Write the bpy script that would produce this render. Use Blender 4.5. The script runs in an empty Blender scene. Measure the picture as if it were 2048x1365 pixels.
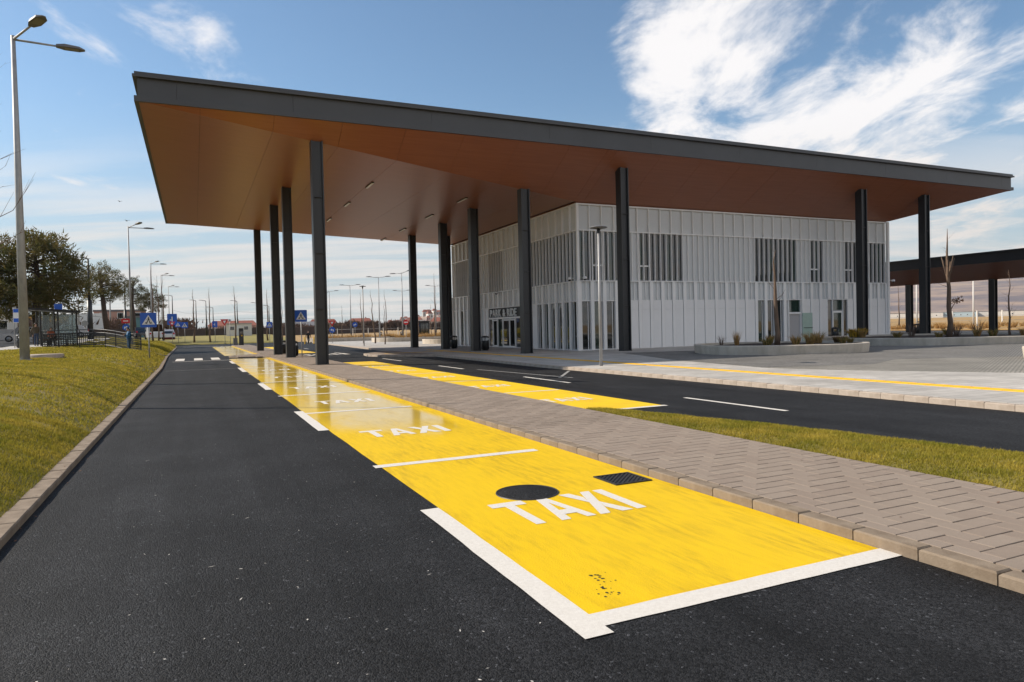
import bpy, bmesh, math, random
import numpy as np
from mathutils import Vector, Matrix, noise as mnoise
rnd = random.Random(7)
C = bpy.context.scene.collection
SC = bpy.context.scene

# ------------------------------------------------------------------ camera, sky, sun, exposure
def setup_camera():
    yaw, pitch, roll = 0.4311993, -0.0205797, -0.02304310
    cy, sy, cp, sp, cr, sr = math.cos(yaw), math.sin(yaw), math.cos(pitch), math.sin(pitch), math.cos(roll), math.sin(roll)
    fwd = Vector((sy * cp, cy * cp, sp)); r0 = Vector((cy, -sy, 0)); u0 = r0.cross(fwd)
    right = cr * r0 + sr * u0; up = -sr * r0 + cr * u0
    cam = bpy.data.cameras.new('camera'); o = bpy.data.objects.new('camera', cam); C.objects.link(o)
    m = Matrix((right, up, -fwd)).transposed().to_4x4(); m.translation = (0, 0, 1.62)
    o.matrix_world = m
    cam.sensor_width = 36; cam.lens = 1380.6 / 2048 * 36
    cam.clip_start = 0.1; cam.clip_end = 30000
    SC.camera = o
setup_camera()
SUN_EL, SUN_AZ = math.radians(35), math.radians(-57)     # azimuth from +Y towards +X
SUN_DIR = Vector((math.cos(SUN_EL) * math.sin(SUN_AZ), math.cos(SUN_EL) * math.cos(SUN_AZ), math.sin(SUN_EL)))

def setup_world():
    w = bpy.data.worlds.new('World'); SC.world = w; w.use_nodes = True
    nt = w.node_tree; N = nt.nodes; L = nt.links; N.clear()
    out = N.new('ShaderNodeOutputWorld'); bg = N.new('ShaderNodeBackground'); bg.inputs['Strength'].default_value = 0.14
    sky = N.new('ShaderNodeTexSky'); sky.sky_type = 'NISHITA'; sky.sun_disc = False
    sky.sun_elevation = SUN_EL; sky.sun_rotation = SUN_AZ
    sky.air_density = 1.0; sky.dust_density = 0.6; sky.ozone_density = 2.0; sky.altitude = 300
    tc = N.new('ShaderNodeTexCoord'); sep = N.new('ShaderNodeSeparateXYZ'); L.new(tc.outputs['Generated'], sep.inputs[0])
    def math_(op, a, b=None, clamp=False):
        n = N.new('ShaderNodeMath'); n.operation = op; n.use_clamp = clamp
        for i, v in enumerate((a, b)):
            if v is None: continue
            if isinstance(v, (int, float)): n.inputs[i].default_value = v
            else: L.new(v, n.inputs[i])
        return n.outputs[0]
    def ramp(v, a, b):
        n = N.new('ShaderNodeMapRange'); n.interpolation_type = 'SMOOTHSTEP'
        L.new(v, n.inputs[0]); n.inputs[1].default_value = a; n.inputs[2].default_value = b
        return n.outputs[0]
    zc = math_('MAXIMUM', sep.outputs[2], 0.0)
    den = math_('ADD', zc, 0.10)
    px = math_('DIVIDE', sep.outputs[0], den); py = math_('DIVIDE', sep.outputs[1], den)
    comb = N.new('ShaderNodeCombineXYZ'); L.new(px, comb.inputs[0]); L.new(py, comb.inputs[1])
    def mapped(rot, sx, sy, off):
        r = N.new('ShaderNodeMapping'); r.inputs['Rotation'].default_value = (0, 0, rot); L.new(comb.outputs[0], r.inputs[0])
        m = N.new('ShaderNodeMapping'); m.inputs['Scale'].default_value = (sx, sy, 1); m.inputs['Location'].default_value = off
        L.new(r.outputs[0], m.inputs[0]); return m.outputs[0]
    def fbm(vec, scale, det, rough, dist=0.0):
        n = N.new('ShaderNodeTexNoise'); n.inputs['Scale'].default_value = scale; n.inputs['Detail'].default_value = det
        n.inputs['Roughness'].default_value = rough; n.inputs['Distortion'].default_value = dist
        L.new(vec, n.inputs['Vector']); return n.outputs['Fac']
    # fair weather cloud, broken into streaks by the wind; one bank of it stands in the east
    f1 = fbm(mapped(math.radians(28), 1.5, 0.8, (3.1, 1.7, 0)), 2.0, 11, 0.62, 0.3)
    bias = None
    for d, wdt, amp in [((0.726, 0.624, 0.288), 0.10, 0.20), ((0.638, 0.676, 0.369), 0.08, 0.16), ((0.823, 0.53, 0.20), 0.10, 0.09),
                        ((0.70, 0.68, 0.22), 0.10, 0.13), ((0.80, 0.514, 0.31), 0.06, 0.10), ((0.585, 0.76, 0.285), 0.07, 0.19), ((0.76, 0.60, 0.24), 0.09, .08),
                        ((0.03, 0.94, 0.345), 0.05, 0.16), ((0.85, 0.50, 0.10), 0.05, 0.13), ((0.60, 0.60, 0.53), 0.2, 0.08), ((-0.5, 0.7, 0.5), 0.2, 0.08)]:
        dv = Vector(d).normalized()
        dt = N.new('ShaderNodeVectorMath'); dt.operation = 'DISTANCE'; L.new(tc.outputs['Generated'], dt.inputs[0]); dt.inputs[1].default_value = dv
        g = N.new('ShaderNodeMapRange'); g.interpolation_type = 'SMOOTHSTEP'; L.new(dt.outputs['Value'], g.inputs[0])
        g.inputs[1].default_value = 0.0; g.inputs[2].default_value = wdt * 1.9; g.inputs[3].default_value = amp; g.inputs[4].default_value = 0.0
        bias = g.outputs[0] if bias is None else math_('ADD', bias, g.outputs[0])
    # extra cloud added, mostly out of view right and behind, to brighten the facade
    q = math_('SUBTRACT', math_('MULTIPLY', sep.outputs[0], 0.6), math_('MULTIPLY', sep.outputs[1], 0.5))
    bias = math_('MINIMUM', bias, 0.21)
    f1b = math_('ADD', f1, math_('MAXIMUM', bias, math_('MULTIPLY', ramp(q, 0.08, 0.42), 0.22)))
    dt = N.new('ShaderNodeVectorMath'); dt.operation = 'DISTANCE'; L.new(tc.outputs['Generated'], dt.inputs[0]); dt.inputs[1].default_value = Vector((0.387, 0.857, 0.341)).normalized()
    f1b = math_('SUBTRACT', f1b, math_('MULTIPLY', ramp(dt.outputs['Value'], 0.2, 0.05), 0.2))
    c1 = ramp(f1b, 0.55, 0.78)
    f2 = fbm(mapped(math.radians(112), 1.0, 0.22, (0.4, 5.2, 0)), 2.3, 8, 0.58, 0.3)
    low = ramp(sep.outputs[2], 0.27, 0.10)
    c2 = math_('MULTIPLY', ramp(f2, 0.39, 0.62), math_('MULTIPLY', low, 0.8))
    veil = math_('MULTIPLY', ramp(sep.outputs[2], 0.32, 0.0), 0.85)
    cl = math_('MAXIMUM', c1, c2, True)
    # cloud colour: creamier and slightly darker low in the sky
    tint = N.new('ShaderNodeMixRGB'); tint.inputs[1].default_value = (5.3, 5.15, 5.1, 1); tint.inputs[2].default_value = (4.35, 4.05, 3.8, 1)
    L.new(low, tint.inputs[0])
    mix = N.new('ShaderNodeMixRGB'); L.new(math_('MULTIPLY', cl, 0.93), mix.inputs[0]); pale = N.new('ShaderNodeMixRGB'); pale.blend_type = 'MULTIPLY'; pale.inputs[0].default_value = 1; pale.inputs[2].default_value = (0.62, 0.71, 0.72, 1); L.new(sky.outputs[0], pale.inputs[1])
    vm = N.new('ShaderNodeMixRGB'); L.new(veil, vm.inputs[0]); L.new(pale.outputs[0], vm.inputs[1]); vm.inputs[2].default_value = (2.4, 2.75, 3.0, 1)
    L.new(vm.outputs[0], mix.inputs[1]); L.new(tint.outputs[0], mix.inputs[2])
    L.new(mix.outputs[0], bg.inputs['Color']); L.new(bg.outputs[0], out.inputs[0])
setup_world()
sun = bpy.data.lights.new('sun', 'SUN'); sun.energy = 4.6; sun.angle = math.radians(0.6); sun.color = (1.0, 0.90, 0.77)
so = bpy.data.objects.new('sun', sun); C.objects.link(so)
so.rotation_euler = SUN_DIR.to_track_quat('Z', 'Y').to_euler(); so.location = SUN_DIR * 200
vs = SC.view_settings; vs.view_transform = 'Standard'; vs.look = 'None'; vs.exposure = 0.50; vs.gamma = 1.0; vs.use_curve_mapping = False

# ------------------------------------------------------------------ materials
def principled(name):
    m = bpy.data.materials.new(name); m.use_nodes = True
    return m, m.node_tree, m.node_tree.nodes['Principled BSDF']
def mat(name, col, rough=0.6, var=0.0, vscale=3.0, col2=None, bump=0.0, bscale=40.0, metallic=0.0, spec=0.5, stretch=(1, 1, 1), detail=5, coat=0.0, lo=0.35, hi=0.65):
    m, nt, b = principled(name); N, L = nt.nodes, nt.links
    b.inputs['Base Color'].default_value = (*col, 1); b.inputs['Roughness'].default_value = rough
    b.inputs['Metallic'].default_value = metallic; b.inputs['Specular IOR Level'].default_value = spec
    if coat: b.inputs['Coat Weight'].default_value = coat; b.inputs['Coat Roughness'].default_value = 0.15
    tc = N.new('ShaderNodeTexCoord'); mp = N.new('ShaderNodeMapping'); mp.inputs['Scale'].default_value = stretch
    L.new(tc.outputs['Object'], mp.inputs[0])
    if var or col2:
        n = N.new('ShaderNodeTexNoise'); n.inputs['Scale'].default_value = vscale; n.inputs['Detail'].default_value = detail; n.inputs['Roughness'].default_value = 0.65
        L.new(mp.outputs[0], n.inputs['Vector'])
        mr = N.new('ShaderNodeMapRange'); L.new(n.outputs['Fac'], mr.inputs[0]); mr.inputs[1].default_value = lo; mr.inputs[2].default_value = hi
        mx = N.new('ShaderNodeMixRGB'); L.new(mr.outputs[0], mx.inputs[0]); mx.inputs[1].default_value = (*col, 1)
        c2 = col2 if col2 else tuple(c * (1 - var) for c in col)
        mx.inputs[2].default_value = (*c2, 1); L.new(mx.outputs[0], b.inputs['Base Color'])
    if bump:
        n2 = N.new('ShaderNodeTexNoise'); n2.inputs['Scale'].default_value = bscale; n2.inputs['Detail'].default_value = 4
        L.new(mp.outputs[0], n2.inputs['Vector']); bp = N.new('ShaderNodeBump'); bp.inputs['Strength'].default_value = bump; bp.inputs['Distance'].default_value = 0.01
        L.new(n2.outputs['Fac'], bp.inputs['Height']); L.new(bp.outputs[0], b.inputs['Normal'])
    return m
def asphalt_mat(name, base=0.024):
    m, nt, b = principled(name); N, L = nt.nodes, nt.links
    tc = N.new('ShaderNodeTexCoord')
    v = N.new('ShaderNodeTexVoronoi'); v.inputs['Scale'].default_value = 75; L.new(tc.outputs['Object'], v.inputs['Vector'])
    v2 = N.new('ShaderNodeTexVoronoi'); v2.inputs['Scale'].default_value = 150; L.new(tc.outputs['Object'], v2.inputs['Vector'])
    n = N.new('ShaderNodeTexNoise'); n.inputs['Scale'].default_value = 0.9; n.inputs['Detail'].default_value = 6; L.new(tc.outputs['Object'], n.inputs['Vector'])
    mpw = N.new('ShaderNodeMapping'); mpw.inputs['Scale'].default_value = (1.6, 0.06, 1); L.new(tc.outputs['Object'], mpw.inputs[0])
    nw = N.new('ShaderNodeTexNoise'); nw.inputs['Scale'].default_value = 1.5; nw.inputs['Detail'].default_value = 3; L.new(mpw.outputs[0], nw.inputs['Vector'])
    # each stone its own grey
    sr = N.new('ShaderNodeSeparateColor'); L.new(v.outputs['Color'], sr.inputs[0])
    st = N.new('ShaderNodeMapRange'); L.new(sr.outputs[0], st.inputs[0]); st.inputs[1].default_value = 0.0; st.inputs[2].default_value = 1.0; st.inputs[3].default_value = 0.25; st.inputs[4].default_value = 1.9
    pale = N.new('ShaderNodeMapRange'); L.new(sr.outputs[1], pale.inputs[0]); pale.inputs[1].default_value = 0.985; pale.inputs[2].default_value = 0.995; pale.inputs[3].default_value = 0; pale.inputs[4].default_value = 0.06
    lg = N.new('ShaderNodeMapRange'); L.new(n.outputs['Fac'], lg.inputs[0]); lg.inputs[1].default_value = 0.3; lg.inputs[2].default_value = 0.7; lg.inputs[3].default_value = 0.6; lg.inputs[4].default_value = 1.35
    lw = N.new('ShaderNodeMapRange'); L.new(nw.outputs['Fac'], lw.inputs[0]); lw.inputs[1].default_value = 0.3; lw.inputs[2].default_value = 0.7; lw.inputs[3].default_value = 0.65; lw.inputs[4].default_value = 1.4
    mu = N.new('ShaderNodeMath'); mu.operation = 'MULTIPLY'; L.new(st.outputs[0], mu.inputs[0]); L.new(lg.outputs[0], mu.inputs[1])
    mu2 = N.new('ShaderNodeMath'); mu2.operation = 'MULTIPLY'; L.new(mu.outputs[0], mu2.inputs[0]); L.new(lw.outputs[0], mu2.inputs[1])
    mb = N.new('ShaderNodeMath'); mb.operation = 'MULTIPLY_ADD'; L.new(mu2.outputs[0], mb.inputs[0]); mb.inputs[1].default_value = base; L.new(pale.outputs[0], mb.inputs[2])
    cc = N.new('ShaderNodeCombineColor'); 
    for i, k in enumerate((0.97, 1.0, 1.08)):
        q = N.new('ShaderNodeMath'); q.operation = 'MULTIPLY'; L.new(mb.outputs[0], q.inputs[0]); q.inputs[1].default_value = k; L.new(q.outputs[0], cc.inputs[i])
    L.new(cc.outputs[0], b.inputs['Base Color'])
    b.inputs['Roughness'].default_value = 0.72; b.inputs['Specular IOR Level'].default_value = 0.2
    ad = N.new('ShaderNodeMath'); ad.operation = 'ADD'; L.new(v.outputs['Distance'], ad.inputs[0]); L.new(v2.outputs['Distance'], ad.inputs[1])
    bp = N.new('ShaderNodeBump'); bp.inputs['Strength'].default_value = 1.0; bp.inputs['Distance'].default_value = 0.005; bp.invert = True
    L.new(ad.outputs[0], bp.inputs['Height']); L.new(bp.outputs[0], b.inputs['Normal'])
    return m
def wet_yellow_mat(name):
    m, nt, b = principled(name); N, L = nt.nodes, nt.links
    tc = N.new('ShaderNodeTexCoord'); sep = N.new('ShaderNodeSeparateXYZ'); L.new(tc.outputs['Object'], sep.inputs[0])
    n = N.new('ShaderNodeTexNoise'); n.inputs['Scale'].default_value = 1.3; n.inputs['Detail'].default_value = 7; n.inputs['Roughness'].default_value = .65
    mp = N.new('ShaderNodeMapping'); mp.inputs['Scale'].default_value = (1.0, 0.35, 1); mp.inputs['Rotation'].default_value = (0, 0, 0.25); L.new(tc.outputs['Object'], mp.inputs[0]); L.new(mp.outputs[0], n.inputs['Vector'])
    mp2 = N.new('ShaderNodeMapping'); mp2.inputs['Scale'].default_value = (5.5, 0.7, 1); L.new(tc.outputs['Object'], mp2.inputs[0])
    s = N.new('ShaderNodeTexNoise'); s.inputs['Scale'].default_value = 3.2; s.inputs['Detail'].default_value = 10; s.inputs['Roughness'].default_value = .7; L.new(mp2.outputs[0], s.inputs['Vector'])
    fine = N.new('ShaderNodeTexVoronoi'); fine.inputs['Scale'].default_value = 80; L.new(tc.outputs['Object'], fine.inputs['Vector'])
    # dirt
    d1 = N.new('ShaderNodeMapRange'); L.new(n.outputs['Fac'], d1.inputs[0]); d1.inputs[1].default_value = 0.44; d1.inputs[2].default_value = 0.74
    d2 = N.new('ShaderNodeMapRange'); L.new(s.outputs['Fac'], d2.inputs[0]); d2.inputs[1].default_value = 0.42; d2.inputs[2].default_value = 0.80
    dm = N.new('ShaderNodeMath'); dm.operation = 'MULTIPLY_ADD'; L.new(d1.outputs[0], dm.inputs[0]); L.new(d2.outputs[0], dm.inputs[1]); 
    d3 = N.new('ShaderNodeMath'); d3.operation = 'MULTIPLY'; L.new(d2.outputs[0], d3.inputs[0]); d3.inputs[1].default_value = 0.20; L.new(d3.outputs[0], dm.inputs[2])
    mx = N.new('ShaderNodeMixRGB'); L.new(dm.outputs[0], mx.inputs[0]); mx.inputs[1].default_value = (0.72, 0.465, 0.0, 1); mx.inputs[2].default_value = (0.17, 0.085, 0.010, 1)
    L.new(mx.outputs[0], b.inputs['Base Color']); b.inputs['Specular IOR Level'].default_value = 0.3
    # a film of water lies in the sunken middle of the bays (8 to 55 m along the lane)
    y1 = N.new('ShaderNodeMapRange'); y1.interpolation_type = 'SMOOTHSTEP'; L.new(sep.outputs[1], y1.inputs[0]); y1.inputs[1].default_value = 7.4; y1.inputs[2].default_value = 12.5
    w = N.new('ShaderNodeMath'); w.operation = 'MULTIPLY_ADD'; L.new(n.outputs['Fac'], w.inputs[0]); w.inputs[1].default_value = -0.9; L.new(y1.outputs[0], w.inputs[2])
    wr = N.new('ShaderNodeMapRange'); wr.interpolation_type = 'SMOOTHSTEP'; xl = N.new('ShaderNodeMapRange'); xl.interpolation_type = 'SMOOTHSTEP'; L.new(sep.outputs[0], xl.inputs[0]); xl.inputs[1].default_value = 1.9; xl.inputs[2].default_value = 3.0; xl.inputs[3].default_value = -.30; xl.inputs[4].default_value = 0.0
    xr = N.new('ShaderNodeMapRange'); xr.interpolation_type = 'SMOOTHSTEP'; L.new(sep.outputs[0], xr.inputs[0]); xr.inputs[1].default_value = 3.85; xr.inputs[2].default_value = 4.25; xr.inputs[3].default_value = 0.0; xr.inputs[4].default_value = -.6
    wx = N.new('ShaderNodeMath'); L.new(xl.outputs[0], wx.inputs[0]); L.new(xr.outputs[0], wx.inputs[1]); wy = N.new('ShaderNodeMath'); L.new(wx.outputs[0], wy.inputs[0]); L.new(w.outputs[0], wy.inputs[1])
    sw = N.new('ShaderNodeMath'); sw.operation = 'MULTIPLY_ADD'; L.new(s.outputs['Fac'], sw.inputs[0]); sw.inputs[1].default_value = -0.35; L.new(wy.outputs[0], sw.inputs[2])
    L.new(sw.outputs[0], wr.inputs[0]); wr.inputs[1].default_value = -0.20; wr.inputs[2].default_value = 0.46
    rr = N.new('ShaderNodeMapRange'); L.new(wr.outputs[0], rr.inputs[0]); rr.inputs[3].default_value = 0.55; rr.inputs[4].default_value = 0.30
    L.new(rr.outputs[0], b.inputs['Roughness'])
    cw = N.new('ShaderNodeMath'); cw.operation = 'MULTIPLY'; cw.inputs[1].default_value = .9; L.new(wr.outputs[0], cw.inputs[0]); L.new(cw.outputs[0], b.inputs['Coat Weight']); b.inputs['Coat Roughness'].default_value = 0.10; b.inputs['Coat IOR'].default_value = 1.33
    bs = N.new('ShaderNodeMapRange'); L.new(wr.outputs[0], bs.inputs[0]); bs.inputs[3].default_value = 0.28; bs.inputs[4].default_value = 0.03
    bp = N.new('ShaderNodeBump'); bp.inputs['Distance'].default_value = 0.005; L.new(bs.outputs[0], bp.inputs['Strength']); L.new(fine.outputs['Distance'], bp.inputs['Height']); L.new(bp.outputs[0], b.inputs['Normal'])
    return m
def glass_mat(name, col=(0.012, 0.016, 0.016), rough=0.03):
    m, nt, b = principled(name); b.inputs['Base Color'].default_value = (*col, 1); b.inputs['Roughness'].default_value = rough; b.inputs['IOR'].default_value = 1.6
    b.inputs['Specular IOR Level'].default_value = 0.7; b.inputs['Coat Weight'].default_value = 0.6; b.inputs['Coat Roughness'].default_value = 0.02
    return m
def brick_mat(name, c1, c2, cm, scale, w, h, mortar=0.015, rough=0.8, vary=0.2, bump=0.3, rot=0.0):
    m, nt, b = principled(name); N, L = nt.nodes, nt.links
    tc = N.new('ShaderNodeTexCoord'); mp = N.new('ShaderNodeMapping'); mp.inputs['Rotation'].default_value = (0, 0, rot); L.new(tc.outputs['Object'], mp.inputs[0])
    br = N.new('ShaderNodeTexBrick'); br.inputs['Scale'].default_value = scale; br.inputs['Brick Width'].default_value = w; br.inputs['Row Height'].default_value = h
    br.inputs['Mortar Size'].default_value = mortar; br.inputs['Color1'].default_value = (*c1, 1); br.inputs['Color2'].default_value = (*c2, 1); br.inputs['Mortar'].default_value = (*cm, 1)
    L.new(mp.outputs[0], br.inputs['Vector'])
    n = N.new('ShaderNodeTexNoise'); n.inputs['Scale'].default_value = 0.6; n.inputs['Detail'].default_value = 6; L.new(tc.outputs['Object'], n.inputs['Vector'])
    mr = N.new('ShaderNodeMapRange'); L.new(n.outputs['Fac'], mr.inputs[0]); mr.inputs[1].default_value = .3; mr.inputs[2].default_value = .7; mr.inputs[3].default_value = 1 - vary; mr.inputs[4].default_value = 1 + vary * .5
    mm = N.new('ShaderNodeMixRGB'); mm.blend_type = 'MULTIPLY'; mm.inputs[0].default_value = 1; L.new(br.outputs['Color'], mm.inputs[1]); L.new(mr.outputs[0], mm.inputs[2])
    L.new(mm.outputs[0], b.inputs['Base Color']); b.inputs['Roughness'].default_value = rough
    bp = N.new('ShaderNodeBump'); bp.inputs['Strength'].default_value = bump; bp.inputs['Distance'].default_value = 0.01; bp.invert = True; L.new(br.outputs['Fac'], bp.inputs['Height']); L.new(bp.outputs[0], b.inputs['Normal'])
    return m
M = {}
M['asphalt'] = asphalt_mat('asphalt', 0.0125)
M['yellow'] = wet_yellow_mat('yellow_bay_paint')
M['yellow_dry'] = mat('yellow_paint', (0.78, 0.51, 0.0), 0.6, 0.3, 1.5, col2=(0.62, 0.38, 0.01), bump=0.2, bscale=120, lo=.45, hi=.8)
M['tactile'] = mat('yellow_tactile_paving', (0.74, 0.43, 0.01), 0.6, 0.25, 2)
M['white_paint'] = mat('white_road_paint', (0.66, 0.625, 0.57), 0.65, 0.2, 45, col2=(0.58, 0.545, 0.49), bump=0.3, bscale=220)
M['thin_paint'] = mat('worn_road_paint', (0.36, 0.35, 0.33), 0.6, 0.5, 9)
M['kerb'] = mat('concrete_kerb', (0.235, 0.182, 0.13), 0.85, 0.3, 5, col2=(0.165, 0.122, 0.082), bump=0.25, bscale=90)
M['kerb_pale'] = mat('pale_concrete_kerb', (0.42, 0.35, 0.285), 0.8, 0.3, 5, col2=(0.31, 0.25, 0.195), bump=0.25, bscale=90)
M['paver'] = mat('brown_paver', (0.257, 0.202, 0.158), 0.85, 0.2, 1.3, col2=(0.20, 0.156, 0.12), bump=0.3, bscale=150)
M['paver_b'] = mat('brown_paver_pale', (0.268, 0.212, 0.166), 0.85, 0.2, 1.3, col2=(0.21, 0.165, 0.127), bump=0.3, bscale=150)
M['paver_c'] = mat('brown_paver_dark', (0.245, 0.19, 0.148), 0.85, 0.2, 1.3, col2=(0.19, 0.147, 0.112), bump=0.3, bscale=150)
M['joint'] = mat('sand_joint', (0.10, 0.075, 0.055), 0.95)
M['grass_soil'] = mat('grass_soil', (0.14, 0.125, 0.022), 0.95, 0.5, 1.2, col2=(0.20, 0.15, 0.035), bump=0.8, bscale=30)
M['slab'] = brick_mat('grey_paving_slabs', (0.47, 0.44, 0.40), (0.38, 0.355, 0.32), (0.25, 0.235, 0.21), 1.0, 0.6, 0.3, 0.010, 0.75, 0.25, 0.3, 0.0)
M['cobble'] = brick_mat('granite_cobbles', (0.33, 0.31, 0.285), (0.20, 0.19, 0.175), (0.10, 0.095, 0.085), 1.0, 0.11, 0.10, 0.022, 0.7, 0.25, 1.0, 0.6)
M['cobble_pale'] = brick_mat('pale_cobbles', (0.36, 0.335, 0.29), (0.27, 0.25, 0.21), (0.15, 0.14, 0.12), 1.0, 0.11, 0.10, 0.022, 0.8, 0.25, 1.0, 0.6)
M['concrete'] = mat('cast_concrete', (0.55, 0.485, 0.40), 0.8, 0.3, 2.2, col2=(0.42, 0.365, 0.295), bump=0.2, bscale=40, stretch=(1, 1, 0.35))
M['soil'] = mat('dark_soil', (0.045, 0.028, 0.02), 0.95, 0.5, 6, bump=0.9, bscale=25)
M['soffit'] = mat('timber_look_soffit', (0.335, 0.125, 0.062), 0.36, 0.25, 2.0, col2=(0.285, 0.103, 0.050), stretch=(0.25, 5, 1), detail=7, spec=0.5, bump=0.03, bscale=6)
M['dark_metal'] = mat('anthracite_steel', (0.020, 0.022, 0.025), 0.42, 0.2, 1.2, spec=0.5)
M['fascia'] = mat('anthracite_cladding', (0.055, 0.059, 0.066), 0.45, 0.15, 0.6, spec=0.5)
M['black_metal'] = mat('black_metal', (0.012, 0.013, 0.014), 0.45)
M['cast_iron'] = mat('cast_iron', (0.05, 0.048, 0.047), 0.5, 0.3, 20, metallic=0.5)
M['galv'] = mat('galvanised_steel', (0.40, 0.40, 0.40), 0.6, 0.25, 6, metallic=0.35, stretch=(1, 1, .4))
M['white_metal'] = mat('white_cladding', (0.86, 0.84, 0.81), 0.45, 0.06, 1.0)
M['panel'] = mat('pale_grey_panel', (0.64, 0.65, 0.64), 0.5, 0.06, 1.0)
M['wall_white'] = mat('white_wall_panel', (0.84, 0.82, 0.795), 0.55, 0.06, 0.7)
M['glass'] = glass_mat('window_glass')
M['glass_brown'] = glass_mat('curtained_glass', (0.040, 0.034, 0.028), 0.05)
M['glass_green'] = glass_mat('green_tinted_glass', (0.02, 0.04, 0.03), 0.04)
M['green_door'] = mat('green_door_leaf', (0.40, 0.52, 0.44), 0.4, 0.1, 2)
M['interior'] = mat('dim_interior', (0.42, 0.40, 0.39), 0.8)
M['lamp_glass'] = mat('grey_lamp_glass', (0.16, 0.155, 0.14), 0.3)
M['lamp_lens'] = mat('lamp_lens', (0.75, 0.73, 0.66), 0.3)
M['bark'] = mat('bark', (0.16, 0.105, 0.07), 0.9, 0.4, 8, bump=0.6, bscale=25, stretch=(1, 1, 0.3))
M['dark_bark'] = mat('dark_bark', (0.075, 0.052, 0.04), 0.9, 0.4, 5, bump=0.6, bscale=18)
M['needles'] = mat('pine_needles', (0.068, 0.076, 0.020), 0.8, 0, 0.55, col2=(0.165, 0.115, 0.028), lo=.4, hi=.66)
M['needles_dark'] = mat('dark_pine_needles', (0.05, 0.06, 0.022), 0.8, 0, 0.6, col2=(0.10, 0.08, 0.028))
M['twigs'] = mat('bare_twigs', (0.15, 0.10, 0.075), 0.9, 0.3, 2)
M['shrub'] = mat('winter_shrub', (0.15, 0.095, 0.07), 0.9, 0.4, 0.3)
M['dry_grass'] = mat('dry_ornamental_grass', (0.50, 0.30, 0.11), 0.85, 0.4, 3)
M['olive_grass'] = mat('olive_ornamental_grass', (0.22, 0.19, 0.05), 0.85, 0.4, 3)
M['yellow_flower'] = mat('yellow_flower', (0.6, 0.34, 0.02), 0.8, 0.4, 6)
M['rust_shrub'] = mat('rust_shrub', (0.16, 0.075, 0.04), 0.9, 0.4, 6)
M['field'] = mat('dry_field', (0.36, 0.215, 0.075), 0.95, 0.3, 0.012, col2=(0.27, 0.18, 0.075), stretch=(1, 0.4, 1), detail=8)
M['lawn_far'] = mat('winter_lawn', (0.24, 0.19, 0.035), 0.95, 0.3, 0.25, col2=(0.16, 0.14, 0.03), detail=8)
M['hill'] = mat('bare_hillside', (0.30, 0.21, 0.155), 0.95, 0.4, 0.0022, col2=(0.11, 0.09, 0.10), stretch=(1, 1, 9), detail=10, lo=.44, hi=.58)  # streaked noise paints purplish shadow bands into the hillside colour
M['blue'] = mat('sign_blue', (0.006, 0.10, 0.52), 0.35)
M['red'] = mat('sign_red', (0.55, 0.015, 0.02), 0.35)
M['sign_white'] = mat('sign_white', (0.78, 0.78, 0.76), 0.4)
M['sign_black'] = mat('sign_black', (0.01, 0.01, 0.01), 0.5)
M['sign_back'] = mat('sign_back_grey', (0.30, 0.31, 0.32), 0.5)
M['render'] = mat('white_render', (0.66, 0.63, 0.58), 0.8, 0.1, 0.5)
M['orange_wall'] = mat('ochre_render', (0.55, 0.30, 0.075), 0.8, 0.15, 0.5)
M['pink_wall'] = mat('pink_render', (0.46, 0.27, 0.22), 0.8, 0.15, 0.5)
M['grey_wall'] = mat('grey_render', (0.36, 0.35, 0.34), 0.8, 0.15, 0.5)
M['teal_wall'] = mat('teal_cladding', (0.10, 0.22, 0.25), 0.6)
M['pale_blue'] = mat('pale_blue_sheet', (0.42, 0.52, 0.56), 0.6)
M['roof_red'] = mat('red_roof_tiles', (0.27, 0.085, 0.055), 0.8, 0.2, 2)
M['roof_grey'] = mat('grey_roof_sheet', (0.16, 0.16, 0.17), 0.7)
M['fence_dark'] = mat('dark_timber_fence', (0.075, 0.055, 0.05), 0.9, 0.2, 2)
M['car_white'] = mat('white_car_paint', (0.72, 0.72, 0.72), 0.2, coat=0.8)
M['car_silver'] = mat('silver_car_paint', (0.45, 0.46, 0.48), 0.25, metallic=0.5, coat=0.8)
M['car_dark'] = mat('dark_car_paint', (0.03, 0.035, 0.05), 0.2, coat=0.8)
M['tyre'] = mat('tyre_rubber', (0.015, 0.015, 0.015), 0.8)
M['skin'] = mat('skin', (0.46, 0.27, 0.19), 0.6)
M['hair'] = mat('dark_hair', (0.03, 0.022, 0.018), 0.7)
M['coat_brown'] = mat('olive_brown_coat', (0.10, 0.078, 0.05), 0.9, 0.2, 8)
M['jeans'] = mat('blue_jeans', (0.05, 0.075, 0.13), 0.9, 0.2, 8)
M['blue_work'] = mat('blue_workwear', (0.012, 0.10, 0.22), 0.8, 0.2, 8)
M['blue_dark'] = mat('navy_workwear', (0.018, 0.06, 0.115), 0.8, 0.2, 8)
M['black_cloth'] = mat('black_cloth', (0.013, 0.013, 0.016), 0.85)
M['shoe'] = mat('dark_shoe', (0.02, 0.018, 0.016), 0.6)
M['rust_cloth'] = mat('rust_jacket', (0.28, 0.07, 0.03), 0.85)
def leafy(m, amt):
    nt = m.node_tree; N, L = nt.nodes, nt.links; b = N['Principled BSDF']; t = N.new('ShaderNodeBsdfTranslucent'); mx = N.new('ShaderNodeMixShader'); mx.inputs[0].default_value = amt
    src = b.inputs['Base Color'].links
    if src: L.new(src[0].from_socket, t.inputs['Color'])
    else: t.inputs['Color'].default_value = b.inputs['Base Color'].default_value
    L.new(b.outputs[0], mx.inputs[1]); L.new(t.outputs[0], mx.inputs[2]); L.new(mx.outputs[0], N['Material Output'].inputs['Surface']); return m
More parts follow.
